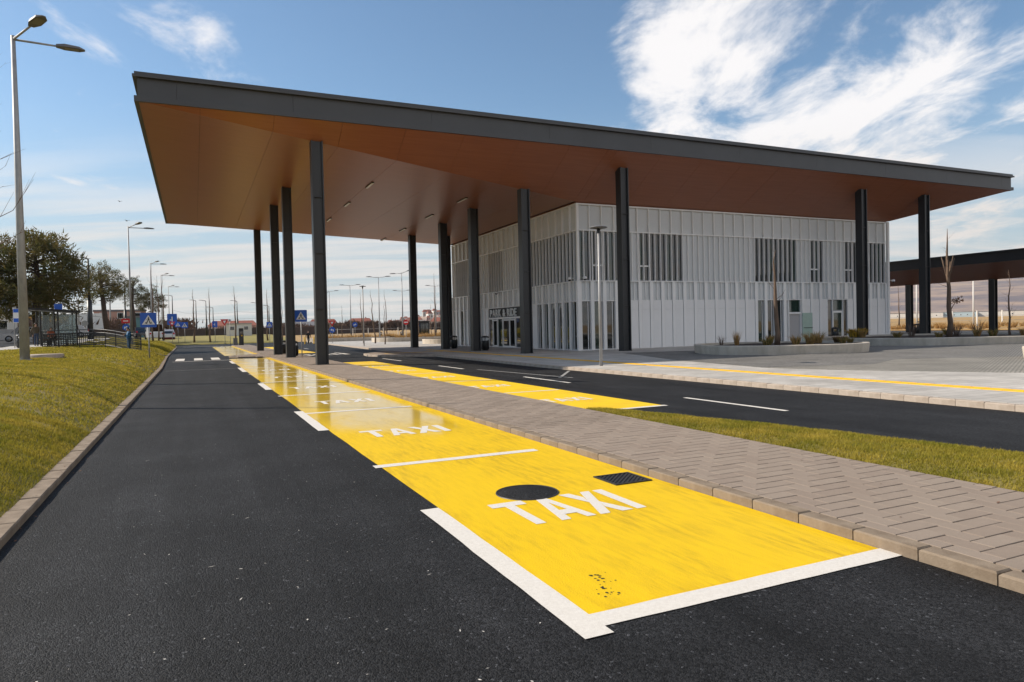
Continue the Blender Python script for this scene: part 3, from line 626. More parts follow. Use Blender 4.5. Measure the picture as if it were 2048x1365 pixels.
# ------------------------------------------------------------------ the canopy
RX0, RX1, RY0, RY1, RZ = -1.84, 56.0, 31.4, 65.0, 11.0      # outer edge of the soffit
QX0, QX1, QY0, QY1, QZ = 20.4, 47.5, 35.2, 57.0, 8.86       # where it meets the terminal
def soffit_z(x, y):
    """height of the folded soffit: four planes between the outer edge and the terminal's roof line"""
    ds = [(RX0, QX0, x), (RX1, QX1, x), (RY0, QY0, y), (RY1, QY1, y)]
    return RZ + (QZ - RZ) * min(1.0, min((v - a) / (b - a) for a, b, v in ds))
def build_canopy():
    root = thing('canopy', 'huge flat canopy with anthracite edge and brown timber-look soffit on tall steel columns', 'canopy')
    # soffit: strips about 2.9 m wide running front to back, cut along the folds
    joints = [RX0] + [0.5 + 2.93 * k for k in range(19)] + [RX1]
    g = 0.006
    def y_front(x):      # front fold at x
        if x < QX0: return RY0 + (QY0 - RY0) * (x - RX0) / (QX0 - RX0)
        if x > QX1: return RY0 + (QY0 - RY0) * (RX1 - x) / (RX1 - QX1)
        return QY0
    def y_back(x):
        if x < QX0: return RY1 + (QY1 - RY1) * (x - RX0) / (QX0 - RX0)
        if x > QX1: return RY1 + (QY1 - RY1) * (RX1 - x) / (RX1 - QX1)
        return QY1
    def z_side(x): return RZ + (QZ - RZ) * ((x - RX0) / (QX0 - RX0) if x < QX0 else (RX1 - x) / (RX1 - QX1))
    def panel(pts): MB().poly3(pts, (0, 0, 0.03)).build('soffit_panel', M['soffit'], root)
    js = []
    for j in joints: js.append(j)
    extra = sorted(set(js + [QX0, QX1]))
    for a, b in zip(extra, extra[1:]):
        if b - a < .02: continue
        a2, b2 = a + g, b - g
        zf = lambda x: (z_side(x) if (x < QX0 or x > QX1) else QZ)
        panel([(a2, RY0, RZ), (b2, RY0, RZ), (b2, y_front(b2), zf(b2)), (a2, y_front(a2), zf(a2))])
        panel([(a2, y_back(a2), zf(a2)), (b2, y_back(b2), zf(b2)), (b2, RY1, RZ), (a2, RY1, RZ)])
        if b <= QX0 + .01 or a >= QX1 - .01:
            ys0 = max(y_front(a2), y_front(b2))
            panel([(a2, y_front(a2), z_side(a2)), (b2, y_front(b2), z_side(b2)), (b2, y_back(b2), z_side(b2)), (a2, y_back(a2), z_side(a2))])
    # dark backing above the joints, roof deck
    mb = MB(); o = .045
    P = lambda x, y, z: (x, y, z + o)
    mb.add([P(RX0, RY0, RZ), P(RX1, RY0, RZ), P(RX1, RY1, RZ), P(RX0, RY1, RZ), P(QX0, QY0, QZ), P(QX1, QY0, QZ), P(QX1, QY1, QZ), P(QX0, QY1, QZ)],
           [(0, 1, 5, 4), (1, 2, 6, 5), (2, 3, 7, 6), (3, 0, 4, 7)])
    mb.build('soffit_backing', M['sign_black'], root)
    MB().box(RX0 + .3, RX1 - .3, RY0 + .3, RY1 - .3, 11.9, 11.98).build('roof_deck', M['roof_grey'], root)
    # edge: lower lip, set back band of cladding panels, projecting cap
    def ring(name, out, inn, z0, z1, zslope=0.0):
        mb = MB()
        for (xa, xb, ya, yb) in ((RX0 - out, RX1 + out, RY0 - out, RY0 + inn), (RX0 - out, RX1 + out, RY1 - inn, RY1 + out), (RX0 - out, RX0 + inn, RY0 + inn, RY1 - inn), (RX1 - inn, RX1 + out, RY0 + inn, RY1 - inn)):
            mb.box(xa, xb, ya, yb, z0, z1)
        mb.build(name, M['fascia'], root)
    ring('edge_lip', 0.06, 0.10, RZ - .03, RZ + .19)
    ring('edge_cap', 0.10, 0.25, RZ + .94, RZ + 1.04)
    ring('edge_flashing', 0.03, 0.25, RZ + 1.04, RZ + 1.16)
    xs = [RX0 + .06, -0.37] + [4.22 + 6.32 * k for k in range(9)] + [RX1 - .06]; xs = sorted(x for x in xs if x <= RX1 - .05)
    for a, b in zip(xs, xs[1:]):
        MB().box(a + .004, b - .004, RY0 + .06, RY0 + .2, RZ + .192, RZ + .938).build('fascia_panel', M['fascia'], root)
        MB().box(a + .004, b - .004, RY1 - .2, RY1 - .06, RZ + .192, RZ + .938).build('fascia_panel', M['fascia'], root)
    ys = list(np.linspace(RY0 + .21, RY1 - .21, 8))
    for a, b in zip(ys, ys[1:]):
        MB().box(RX0 + .06, RX0 + .2, a + .004, b - .004, RZ + .192, RZ + .938).build('fascia_panel', M['fascia'], root)
        MB().box(RX1 - .2, RX1 - .06, a + .004, b - .004, RZ + .192, RZ + .938).build('fascia_panel', M['fascia'], root)
    # columns: steel H sections, flanges facing left and right, stiffeners across the web
    fl = MB().box(-.03, .03, -.255, .255, 0, 1).mesh('flange', M['dark_metal'])
    wb = MB().box(-.2, .2, -.14, .14, 0, 1).mesh('web', M['dark_metal'])
    sf = MB().box(-.199, .199, -.235, .235, -.012, .012).mesh('stiffener', M['dark_metal'])
    bp = MB().box(-.27, .27, -.29, .29, 0, .025).mesh('base_plate', M['dark_metal'])
    cols = [(5.35, 32.7), (5.3, 43.65), (5.22, 50.0), (5.1, 62.4), (16.82, 34.6), (16.46, 41.36), (16.6, 47.7), (16.35, 54.6), (18.6, 52.6), (22.0, 32.6), (41.2, 32.6), (47.65, 32.6), (51.5, 60.0)]
    for x, y in cols:
        h = soffit_z(x, y) - (IZ if x < 6 else .12) + 0.015
        c = place('column', None, root, (x, y, IZ if x < 6 else 0.12))
        for s in (-1, 1):
            o = place('flange', fl, c, (s * .232, 0, 0)); o.scale = (1, 1, h)
        o = place('web', wb, c); o.scale = (1, 1, h)
        place('base_plate', bp, c)
        for k in range(1, 4): place('stiffener', sf, c, (0, 0, h * k / 4))
    # strip lights along two joints
    lens = MB().box(-.06, .06, -.75, .75, -.075, -.055); body = MB().box(-.075, .075, -.78, .78, -.054, .02)
    lm, bm = lens.mesh('lens', M['lamp_lens']), body.mesh('strip_light', M['dark_metal'])
    for x in (9.36, 14.97):
        for y in (39.3, 45.7, 52.4, 58.4):
            o = place('strip_light', bm, root, (x, y, soffit_z(x, y))); place('lens', lm, o)
build_canopy()

# ------------------------------------------------------------------ the terminal
BX, BY = 20.6, 35.3
class Face:
    """frame along a facade: u along it, d out of it, v up"""
    def __init__(s, left): s.left = left
    def ranges(s, u0, u1, d0, d1, v0, v1):
        d0 = d0 * .45 if d0 < 0 else d0; d1 = d1 * .45 if d1 < 0 else d1
        if s.left: return (BX - d1, BX - d0, BY + u0, BY + u1, v0, v1)
        return (BX + u0, BX + u1, BY - d1, BY - d0, v0, v1)
    def box(s, u0, u1, d0, d1, v0, v1): return MB().box(*s.ranges(u0, u1, d0, d1, v0, v1))
    def at(s, u, d, v): return (BX - d, BY + u, v) if s.left else (BX + u, BY - d, v)
def build_terminal():
    root = thing('terminal_building', 'white two storey terminal with vertical fins under the canopy, sign over its doors', 'building')
    MB().box(BX + .15, 47.25, BY + .15, 56.75, 0.0, 8.79).build('wall', M['wall_white'], root)
    MB().box(BX + .05, 47.35, BY + .05, 56.85, 8.80, 8.90).build('roof_edge', M['soffit'], root)
    for left in (False, True):
        F = Face(left)
        step = 0.90 if left else 0.855
        n = 24 if left else 31
        L = n * step
        # shared meshes of this facade
        fin_top = F.box(-.025, .025, -.28, 0.02, 7.27, 8.72).mesh('fin', M['white_metal'])
        fin_mid = F.box(-.022, .022, -.28, 0.02, 4.27, 7.2).mesh('fin', M['white_metal'])
        fin_low = F.box(-.02, .02, -.26, -.04, 3.09, 4.2).mesh('fin', M['white_metal'])
        post = F.box(-.115, .115, -.26, 0.015, .13, 4.2).mesh('post', M['white_metal'])
        pan_top = F.box(.03, step - .03, -.30, -.25, 7.27, 8.7).mesh('panel', M['panel'])
        pan_mid = F.box(.025, step / 2 - .025, -.30, -.22, 4.27, 7.2).mesh('panel', M['panel'])
        pan_low = F.box(-step / 2 + .145, step / 2 - .145, -.30, -.2, 3.09, 4.2).mesh('panel', M['panel'])
        pan_wall = F.box(-step / 2 + .145, step / 2 - .145, -.30, -.04, .16, 2.50).mesh('wall_panel', M['wall_white'])
        pan_wall2 = F.box(-step / 2 + .145, step / 2 - .145, -.30, -.04, 2.512, 3.03).mesh('wall_panel', M['wall_white'])
        origin = F.at(0, 0, 0)
        def put(name, me, u):
            p = F.at(u, 0, 0); return place(name, me, root, (p[0] - BX, p[1] - BY, 0))
        # rails
        for v0, v1, d in ((8.72, 8.80, .03), (7.2, 7.262, .028), (4.205, 4.262, .027), (3.035, 3.085, -.05), (0.1, .15, .02)):
            F.box(-.02, L + .1, -.3, d, v0, v1).build('rail', M['white_metal'], root)
        if left: up_win = [(0.0, 6.3), (10.8, 13.5), (18.0, 20.7)]; low_glass = [(0.0, 5.85)]; low_door = [(7.2, 14.0)]; low_green = [(14.9, 21.5)]
        else: up_win = [(0.0, 2.95), (4.35, 7.7), (13.5, 17.6), (18.8, 20.25), (22.2, 23.6), (24.6, 26.6)]; low_glass = [(0.0, 3.0), (13.6, 16.6)]; low_door = [(16.6, 18.0), (20.4, 22.8)]; low_green = []
        def inside(spans, u, m=0.0): return any(a - m <= u <= b + m for a, b in spans)
        for k in range(n + 1):
            u = k * step; put('fin', fin_top, u)
            if k < n: put('panel', pan_top, u)
        for k in range(2 * n + 1):
            u = k * step / 2; put('fin', fin_mid, u)
            if k < 2 * n and not inside(up_win, u + step / 4): put('panel', pan_mid, u)
        for a, b in up_win:                      # upper windows: frame with panes behind the fins
            w = F.box(a, b, -.318, -.29, 4.27, 7.2).build('window', M['sign_back'], root)
            k0 = round(a / (step / 2)); k1 = round(b / (step / 2))
            for k in range(k0, k1):
                q = k * step / 2
                F.box(q + .03, q + step / 2 - .03, -.288, -.27, 4.32, 7.15).build('pane', M['glass'] if (k * 7) % 5 else M['glass_green'], w)
            if not left:
                for t in [x for x in (1.05, 4.4, 18.85, 22.25) if a - .1 <= x <= b]:
                    F.box(t, t + .8, -.265, -.1, 5.13, 5.22).build('transom', M['white_metal'], w)
                    for uu in (t, t + .8): F.box(uu - .03, uu + .03, -.265, -.1, 4.27, 7.2).build('sash', M['white_metal'], w)
        for k in range(n + 1):                   # lower band
            u = k * step + .12
            if inside(low_door, u, -.15):
                # posts stop above the doors
                F.box(u - .14, u + .14, -.26, 0.015, 3.09, 4.2).build('post', M['white_metal'], root)
            else: put('post', post, u)
            uc = u + step / 2
            if k < n:
                put('fin', fin_low, uc); put('panel', pan_low, uc)
                if inside(low_glass, uc):
                    w = F.box(uc - step / 2 + .145, uc + step / 2 - .145, -.318, -.29, .16, 3.03).build('window', M['sign_back'], root)
                    F.box(uc - step / 2 + .15, uc + .13, -.288, -.27, .2, 3.0).build('pane', M['glass_green'] if k % 3 == 1 else M['glass'], w)
                    F.box(uc + .17, uc + step / 2 - .15, -.288, -.27, .2, 3.0).build('pane', M['glass_brown'] if k % 2 else M['glass'], w)
                    F.box(uc + .13, uc + .17, -.288, -.2, .16, 3.03).build('mullion', M['white_metal'], w)
                elif inside(low_green, uc):
                    w = F.box(uc - step / 2 + .145, uc + step / 2 - .145, -.318, -.29, .16, 3.03).build('window', M['sign_back'], root)
                    F.box(uc - step / 2 + .15, uc + step / 2 - .15, -.288, -.2, .2, 3.0).build('pane', M['panel'] if k % 3 else M['glass_green'], w)
                elif not inside(low_door, uc, -.1):
                    put('wall_panel', pan_wall, uc); put('wall_panel', pan_wall2, uc)
    # corner posts
    for (x, y) in ((BX - .02, BY - .02), (47.38, BY - .02), (BX - .02, 56.9)):
        MB().box(x - .09, x + .09, y - .09, y + .09, .12, 8.8 if x > 40 else 4.25).build('corner_post', M['white_metal'], root)
    # front: doorway with an open green leaf, glazed door further right
    F = Face(False)
    w = F.box(16.75, 17.9, -.319, -.29, .14, 3.03).build('doorway', M['interior'], root)
    F.box(16.78, 17.86, -.288, -.27, 2.2, 3.0).build('pane', M['glass_green'], w)
    for a in (16.72, 17.86): F.box(a, a + .06, -.288, -.05, .14, 3.03).build('jamb', M['white_metal'], w)
    F.box(16.78, 17.86, -.288, -.05, 2.06, 2.18).build('lintel', M['white_metal'], w)
    dleaf = F.box(17.95, 18.9, 0.02, .07, .17, 2.12).build('door', M['green_door'], root)
    dleaf['label'] = 'green door leaf standing open'
    F.box(18.02, 18.88, .071, .10, 1.06, 1.10).build('push_bar', M['black_metal'], dleaf); F.box(18.85, 18.9, .071, .1, .2, 2.1).build('edge_strip', M['white_metal'], dleaf)
    w = F.box(20.45, 22.75, -.319, -.29, .14, 3.03).build('window', M['sign_back'], root)
    for a, b, m in ((20.5, 20.95, 'glass_brown'), (22.12, 22.7, 'glass_brown')): F.box(a, b, -.288, -.26, .2, 3.0).build('pane', M[m], w)
    F.box(21.05, 22.02, -.288, -.26, 2.3, 3.0).build('pane', M['glass_green'], w)
    for a in (20.98, 22.04): F.box(a, a + .06, -.288, -.1, .14, 3.03).build('mullion', M['white_metal'], w)
    d = F.box(21.045, 22.03, -.288, -.2, .16, 2.22).build('door', M['white_metal'], root)
    F.box(21.15, 21.93, -.199, -.19, .28, 2.1).build('pane', M['glass_green'], d); F.box(21.88, 21.92, -.188, -.14, .95, 1.25).build('handle', M['galv'], d)
    # left: entrance with sliding doors under the sign
    F = Face(True)
    w = F.box(7.25, 13.95, -.319, -.29, .14, 3.03).build('entrance_screen', M['sign_back'], root)
    for a, b, m in ((7.3, 8.0, 'glass_brown'), (8.15, 8.9, 'glass'), (11.4, 12.05, 'glass_green'), (13.15, 13.9, 'glass_brown')): F.box(a, b, -.288, -.26, .2, 2.2).build('pane', M[m], w)
    for a in (7.22, 8.04, 9.0, 9.9, 11.2, 12.15, 13.05, 13.93): F.box(a, a + .07, -.288, -.12, .14, 2.3).build('mullion', M['white_metal'], w)
    F.box(7.25, 13.95, -.288, -.1, 2.22, 2.34).build('header', M['white_metal'], w)
    for a, b in ((9.1, 9.98), (10.05, 11.15), (12.25, 13.0)):
        d = F.box(a, b, -.288, -.2, .16, 2.18).build('door', M['white_metal'], root)
        F.box(a + .09, b - .09, -.199, -.19, .26, 2.08).build('pane', M['glass'], d)
    sp = F.box(7.25, 13.95, -.288, -.24, 2.36, 3.02).build('sign_panel', M['sign_black'], root)
    text_letters('PARK & RIDE', sp, Vector(F.at(13.45, -.06, 2.40)), 0.0, 4.75, 0.56)
def text_letters(txt, parent, org, _, width, height):
    """white letters on the left facade, read from the road"""
    cu = bpy.data.curves.new('letters', 'FONT'); to = bpy.data.objects.new('letters', cu); C.objects.link(to)
    cu.extrude = .03; cu.offset = 0.018; cu.resolution_u = 3
    adv = []; meshes = []
    for ch in txt:
        cu.body = ch; bpy.context.view_layer.update()
        dg = bpy.context.evaluated_depsgraph_get(); me = bpy.data.meshes.new_from_object(to.evaluated_get(dg)) if ch != ' ' else None
        if me is None: adv.append((0, .32)); meshes.append(None); continue
        x0 = min(v.co.x for v in me.vertices); x1 = max(v.co.x for v in me.vertices); adv.append((x0, x1 - x0 + .09)); meshes.append(me)
    bpy.data.objects.remove(to)
    tot = sum(a for _, a in adv); k = width / tot; x = 0; cap = .73
    for me, (x0, a) in zip(meshes, adv):
        if me:
            for v in me.vertices:
                c = v.co; lx = (c.x - x0) * k + x; lz = c.y / cap * height
                v.co = (org.x - c.z, org.y - lx, org.z + lz)
            me.materials.clear(); me.materials.append(M['sign_white']); place('letter', me, parent)
        x += a * k
build_terminal()

# ------------------------------------------------------------------ second canopy behind
def build_canopy2():
    root = thing('canopy', 'long low dark canopy behind the terminal at the right edge', 'canopy')
    x0, xm, x1, y0, y1 = 62.0, 67.0, 72.0, -8, 78
    mb = MB(); mb.add([(x0, y0, 6.2), (xm, y0, 4.95), (x1, y0, 6.2), (x0, y1, 6.2), (xm, y1, 4.95), (x1, y1, 6.2)], [(0, 1, 4, 3), (1, 2, 5, 4)]); mb.build('soffit', M['soffit'], root)
    mb = MB(); mb.add([(x0 + .1, y0, 6.9), (x1 - .1, y0, 6.9), (x1 - .1, y1, 6.9), (x0 + .1, y1, 6.9)], [(0, 1, 2, 3)]); mb.build('roof_deck', M['roof_grey'], root)
    for x, s in ((x0, 1), (x1, -1)):
        MB().box(min(x, x + s * .2), max(x, x + s * .2), y0, y1, 6.17, 6.35).build('edge_lip', M['dark_metal'], root)
        MB().box(min(x + s * .08, x + s * .25), max(x + s * .08, x + s * .25), y0, y1, 6.352, 7.0).build('fascia_panel', M['dark_metal'], root)
        MB().box(min(x - s * .05, x + s * .3), max(x - s * .05, x + s * .3), y0, y1, 7.002, 7.12).build('edge_cap', M['dark_metal'], root)
    for y in (y0, y1): MB().poly3([(x0 + .25, y, 6.25), (xm, y, 5.0), (x1 - .25, y, 6.25), (x1 - .25, y, 6.98), (x0 + .25, y, 6.98)], (0, .1 if y < 0 else -.1, 0)).build('end_panel', M['dark_metal'], root)
    fl = MB().box(-.03, .03, -.255, .255, 0, 4.9).mesh('flange', M['dark_metal']); wb = MB().box(-.2, .2, -.14, .14, 0, 4.9).mesh('web', M['dark_metal'])
    for y in (-4, 6, 15, 23.3, 31.3, 39.3, 47.5, 55.7, 64, 72):
        c = place('column', None, root, (67.0, y, .12)); place('web', wb, c)
        for s in (-1, 1): place('flange', fl, c, (s * .232, 0, 0))
build_canopy2()

# ------------------------------------------------------------------ planters and planting
def stadium(cx, cy, a, b, r, rot, n=10):
    pts = []
    for sx, sy, t0 in ((1, 1, 0), (-1, 1, 90), (-1, -1, 180), (1, -1, 270)):
        for k in range(n + 1):
            t = math.radians(t0 + 90 * k / n); pts.append((sx * (a - r) + r * math.cos(t), sy * (b - r) + r * math.sin(t)))
    c, s = math.cos(rot), math.sin(rot)
    return [(cx + x * c - y * s, cy + x * s + y * c) for x, y in pts]
def planter(label, cx, cy, a, b, r, rot=0.0, h=0.42, z=0.12, soil=True, group=None):
    t = thing('planter', label, 'planter', (cx, cy, z), rot, group)
    o = stadium(0, 0, a, b, r, 0); i_ = stadium(0, 0, a - .28, b - .28, max(.2, r - .28), 0); n = len(o)
    oc = stadium(0, 0, a - .02, b - .02, r - .02, 0)
    mb = MB(); mb.sm = False
    vs = [(x, y, 0) for x, y in stadium(0, 0, a - .05, b - .05, r - .05, 0)] + [(x, y, h - .03) for x, y in o] + [(x, y, h) for x, y in oc] + [(x, y, h) for x, y in i_] + [(x, y, h - .16) for x, y in i_]
    fs = [(l * n + k, l * n + (k + 1) % n, (l + 1) * n + (k + 1) % n, (l + 1) * n + k) for l in range(4) for k in range(n)]
    mb.add(vs, fs); mb.build('wall', M['concrete'], t)
    if soil:
        mb = MB(); mb.sm = True; rings = 6; vs = [(0, 0, h - .02)]
        for q in range(1, rings + 1):
            for x, y in i_: vs.append((x * q / rings, y * q / rings, h - .13 + .12 * (1 - (q / rings) ** 2) + rnd.uniform(-.02, .02)))
        fs = [(0, 1 + k, 1 + (k + 1) % n) for k in range(n)] + [(1 + (q - 1) * n + k, 1 + q * n + k, 1 + q * n + (k + 1) % n, 1 + (q - 1) * n + (k + 1) % n) for q in range(1, rings) for k in range(n)]
        mb.add(vs, fs); mb.build('soil', M['soil'], t)
    return t
planter('low oval concrete planter with dry grasses in front of the open green door', 25.5, 24.8, 3.9, 3.1, 2.8, math.radians(-26))
planter('big rounded concrete planter by the right end of the terminal with one tall pruned tree', 40.3, 26.4, 6.6, 5.0, 4.6, math.radians(-26))
planter('small pale rounded concrete seat wall at the right edge of the plaza', 27.65, 13.1, 1.95, 1.3, 1.2, math.radians(-24.7), .40, .124, False)
planter('pale concrete planter under the canopy beyond the dark columns', 29.6, 65.5, 8.8, 3.4, 3.2, math.radians(-14), .45)
planter('longer pale concrete planter behind the thin street tree row', 31.5, 84.0, 11.5, 4.2, 4.0, math.radians(-16), .5)
planter('short pale planter end beside the blue arrow sign', 20.5, 101.0, 6.0, 3.0, 2.8, math.radians(4), .5)

def blades_mesh(name, m, n, h, spread, lean, w, seed, m2=None, frac=.3):
    r = random.Random(seed); mb = MB()
    for i in range(n):
        a = r.uniform(0, 6.283); rr = spread * .25 * math.sqrt(r.random()); b = r.uniform(0, 6.283); L = h * r.uniform(.55, 1.1); le = lean * r.uniform(.1, 1.0)
        p = Vector((rr * math.cos(a), rr * math.sin(a), 0)); d = Vector((math.cos(a + r.uniform(-.6, .6)), math.sin(a), 0)); s = Vector((-math.sin(b), math.cos(b), 0)) * w
        q1 = p + d * le * L * .35 + Vector((0, 0, L * .6)); q2 = p + d * le * L * .95 + Vector((0, 0, L * (1 - .25 * le)))
        mb.m = 1 if (m2 is not None and r.random() < frac) else 0
        mb.add([p - s, p + s, q1 + s * .8, q1 - s * .8, q2], [(0, 1, 2, 3), (3, 2, 4)])
    return mb.mesh(name, [m, m2] if m2 is not None else m)
TUFT = {'orange': blades_mesh('grass_tuft', M['dry_grass'], 150, .55, .5, .8, .010, 1, M['olive_grass'], .3),
        'olive': blades_mesh('grass_tuft', M['olive_grass'], 150, .45, .6, 1.1, .011, 2, M['dry_grass'], .3),
        'pale': blades_mesh('grass_tuft', M['dry_grass'], 110, .75, .35, .5, .008, 3),
        'yellow': blades_mesh('shrub', M['yellow_flower'], 500, .6, 1.4, .9, .022, 4, M['olive_grass'], .35),
        'rust': blades_mesh('shrub', M['rust_shrub'], 700, .62, 1.5, .8, .02, 5, M['olive_grass'], .2),
        'twig': blades_mesh('shrub', M['twigs'], 60, .9, .5, .8, .008, 6)}
def plant(kind, label, x, y, z, s=1.0, group=None):
    names = {'yellow': 'flowering_shrub', 'rust': 'rounded_shrub', 'twig': 'bare_shrub'}
    o = place(names.get(kind, 'ornamental_grass'), TUFT[kind], None, (x, y, z), rnd.uniform(0, 6.28)); o.scale = (s, s, s * rnd.uniform(.9, 1.1))
    return tag(o, label, 'shrub' if kind in names else 'ornamental grass', group)
z1 = .50
for kind, lab, x, y, s in [
    ('pale', 'tall pale grass with seed heads, leftmost large tuft of the planter at the green door', 23.2, 25.1, 1.05),
    ('olive', 'olive green tuft second from left in the planter at the green door', 23.7, 23.7, 1.0),
    ('orange', 'orange grass tuft left of the thick planter tree trunk', 24.6, 22.9, 1.05),
    ('orange', 'broad orange grass tuft right of the thick planter tree trunk', 25.7, 23.1, 1.15),
    ('orange', 'orange grass tuft in front of the open green door', 26.9, 23.7, 1.2),
    ('olive', 'low green tuft near the right rim of the planter at the green door', 27.6, 22.9, .8),
    ('rust', 'round rust brown shrub by the glazed side door', 28.1, 23.5, .6),
    ('olive', 'olive tuft under the round rust brown shrub', 28.2, 23.0, .7),
    ('twig', 'thin twiggy plant at the far left end of the planter', 22.8, 25.7, .6),
    ('orange', 'small orange tuft behind the planter rim near the wall', 26.4, 26.2, .9)]: plant(kind, lab, x, y, z1, s, 'plants in the planter at the green door')
for kind, lab, x, y, s in [
    ('yellow', 'bright yellow flowering bush at the left end of the big planter', 36.9, 29.6, 1.1),
    ('orange', 'orange grass tuft under the yellow bush in the big planter', 35.9, 28.4, 1.0),
    ('olive', 'olive grass tuft between yellow bush and tall tree', 36.6, 26.7, 1.0),
    ('twig', 'reddish bare shrub left of the tall pruned tree', 38.1, 26.9, 1.1),
    ('olive', 'green tuft at the foot of the tall pruned tree', 37.4, 24.8, .9),
    ('twig', 'reddish bare shrub right of the tall pruned tree', 39.1, 24.9, 1.1),
    ('orange', 'orange tuft in the middle of the big planter', 38.8, 23.6, 1.0),
    ('olive', 'dull green tuft right of the middle orange tuft', 40.2, 23.6, 1.0),
    ('twig', 'tall reddish bare shrub near the right end of the big planter', 41.5, 25.2, 1.2),
    ('orange', 'last orange tuft before the thin trees at the right edge', 41.4, 22.7, .9),
    ('olive', 'dark green tuft at the back of the big planter', 42.9, 27.9, 1.2)]: plant(kind, lab, x, y, z1, s, 'plants in the big planter')
mb_me = blades_mesh('grass_mass', M['dry_grass'], 60, .7, .9, .9, .02, 12, M['olive_grass'], .25)
def grass_bed(name, label, spots):
    src = [(v.co.copy()) for v in mb_me.vertices]; fs = [tuple(p.vertices) for p in mb_me.polygons]; mb = MB()
    for x, y, z, s in spots:
        m = Matrix.Translation((x, y, z)) @ Matrix.Rotation(rnd.uniform(0, 6.28), 4, 'Z') @ Matrix.Scale(s, 4); mb.add([m @ v for v in src], fs)
    o = mb.build(name, M['dry_grass']); tag(o, label, 'ornamental grass', None, 'stuff')
grass_bed("grass_bed", "band of dry orange grasses on the far plaza beds", [(lambda x: (x, 104 - .16 * (x - 18) + rnd.uniform(-3, 3), .25, rnd.uniform(.9, 1.5)))(rnd.uniform(17, 44)) for _ in range(170)]
          + [(31.5 + rnd.uniform(-9, 9), 84 + rnd.uniform(-2.5, 2.5), .5, rnd.uniform(.6, 1.0)) for _ in range(70)] + [(29.6 + rnd.uniform(-6, 6), 66 + rnd.uniform(-1.5, 1.5), .45, rnd.uniform(.4, .8)) for _ in range(40)])
grass_bed('grass_bed', 'dry grass verge beyond the low canopy', [(rnd.uniform(83, 94), rnd.uniform(40, 110), .1, rnd.uniform(.8, 1.5)) for _ in range(160)] + [(rnd.uniform(103.5, 106.5), rnd.uniform(40, 130), .1, rnd.uniform(.8, 1.3)) for _ in range(90)])

# ------------------------------------------------------------------ trees
def bare_tree(label, x, y, z, h, r, seed, nb=14, lean=(0, 0), bark='bark', spread=.16, rise=.8, tuft=False, group='young bare street trees', first=.35, rz=0, low=True, sub=True, fork=0, split=False):
    R = random.Random(seed); t = thing('bare_tree', label, 'tree', (x, y, z), rz, group)
    pts = [Vector((lean[0] * q * h + R.uniform(-1, 1) * .012 * h * (q > 0), lean[1] * q * h + R.uniform(-1, 1) * .012 * h * (q > 0), q * h)) for q in (0, .12, .28, .45, .6, .75, .88, 1)]
    rad = [r * k for k in (1.25, 1.0, .88, .74, .58, .42, .26, .08)]
    MB().tube(pts, rad, 9).build('trunk', M[bark], t)
    mb = MB()
    def along(q):
        f = q * (len(pts) - 1); i = min(int(f), len(pts) - 2); return pts[i].lerp(pts[i + 1], f - i)
    for b in range(nb):
        q = first + (0.97 - first) * (b + R.random()) / nb; p = along(q); a = R.uniform(0, 6.283); L = h * spread * R.uniform(.5, 1.2) * (1.25 - q * .6)
        d = Vector((math.cos(a), math.sin(a), rise * R.uniform(.6, 1.4))).normalized()
        p1 = p + d * L * .5; d2 = (d + Vector((R.uniform(-.3, .3), R.uniform(-.3, .3), R.uniform(.0, .5)))).normalized(); p2 = p1 + d2 * L * .5
        rr = max(r * .16 * (1.1 - q), .004)
        if split: mb = MB()
        mb.tube([p, p1, p2], [rr, rr * .7, rr * .25], 5, False)
        if sub:
            for c in range(4):
                s0 = p.lerp(p1, R.uniform(.3, 1)) if R.random() < .5 else p1.lerp(p2, R.random()); dd = (d2 + Vector((R.uniform(-.8, .8), R.uniform(-.8, .8), R.uniform(-.2, .6)))).normalized()
                mb.tube([s0, s0 + dd * L * R.uniform(.2, .4)], [rr * .45, rr * .15], 4, False)
        if split: mb.build('branch', M[bark], t)
    if mb.v and not split: mb.build('branches', M[bark], t)
    return t
bare_tree('thick bare tree with pruned pole-like crown growing in the planter at the green door', 24.3, 23.7, .5, 4.35, .11, 11, 6, (-.02, .0), spread=.16, rise=1.0, first=.3, split=True)
# the tall pruned tree keeps a few withered leaves
tt = bare_tree('tall pruned tree with stubby forked branches, alone in the big planter', 38.2, 24.75, .5, 6.0, .135, 23, 7, (-.02, 0), spread=.14, rise=.5, first=.25, split=True)
R_ = random.Random(5)
for k, (a, q) in enumerate(((.2, .50), (1.4, .52), (2.6, .54), (3.7, .51), (4.6, .55), (5.6, .53))):
    p = Vector((-.06, 0, 6.0 * q)); d = Vector((math.cos(a) * .35, math.sin(a) * .35, 1)).normalized(); MB().tube([p, p + d * .45, p + d * 1.0 + Vector((0, 0, .25))], [.04, .03, .022], 5).build('stub_branch', M['bark'], tt)
mb = MB()
for k in range(40):
    c = Vector((.62, -.1, 2.05)) + Vector((R_.gauss(0, .12), R_.gauss(0, .12), R_.gauss(0, .08))); u = Vector((R_.gauss(0, 1), R_.gauss(0, 1), R_.gauss(0, 1))).normalized() * .07; v = u.orthogonal() * .6
    mb.add([c - u, c + v, c + u, c - v], [(0, 1, 2, 3)])
mb.tube([(0, 0, 1.3), (.3, -.05, 1.75), (.62, -.1, 2.05)], [.03, .02, .008], 5)
mb.build('withered_leaves', M['rust_shrub'], tt)
bare_tree('thin bare tree, left one of the pair at the right picture edge', 43.5, 24.6, .4, 3.9, .06, 31, 12, spread=.17, first=.25, split=True)
bare_tree('thin bare tree cut by the right picture edge', 43.7, 23.4, .4, 4.5, .07, 32, 12, spread=.15, first=.25, split=True)
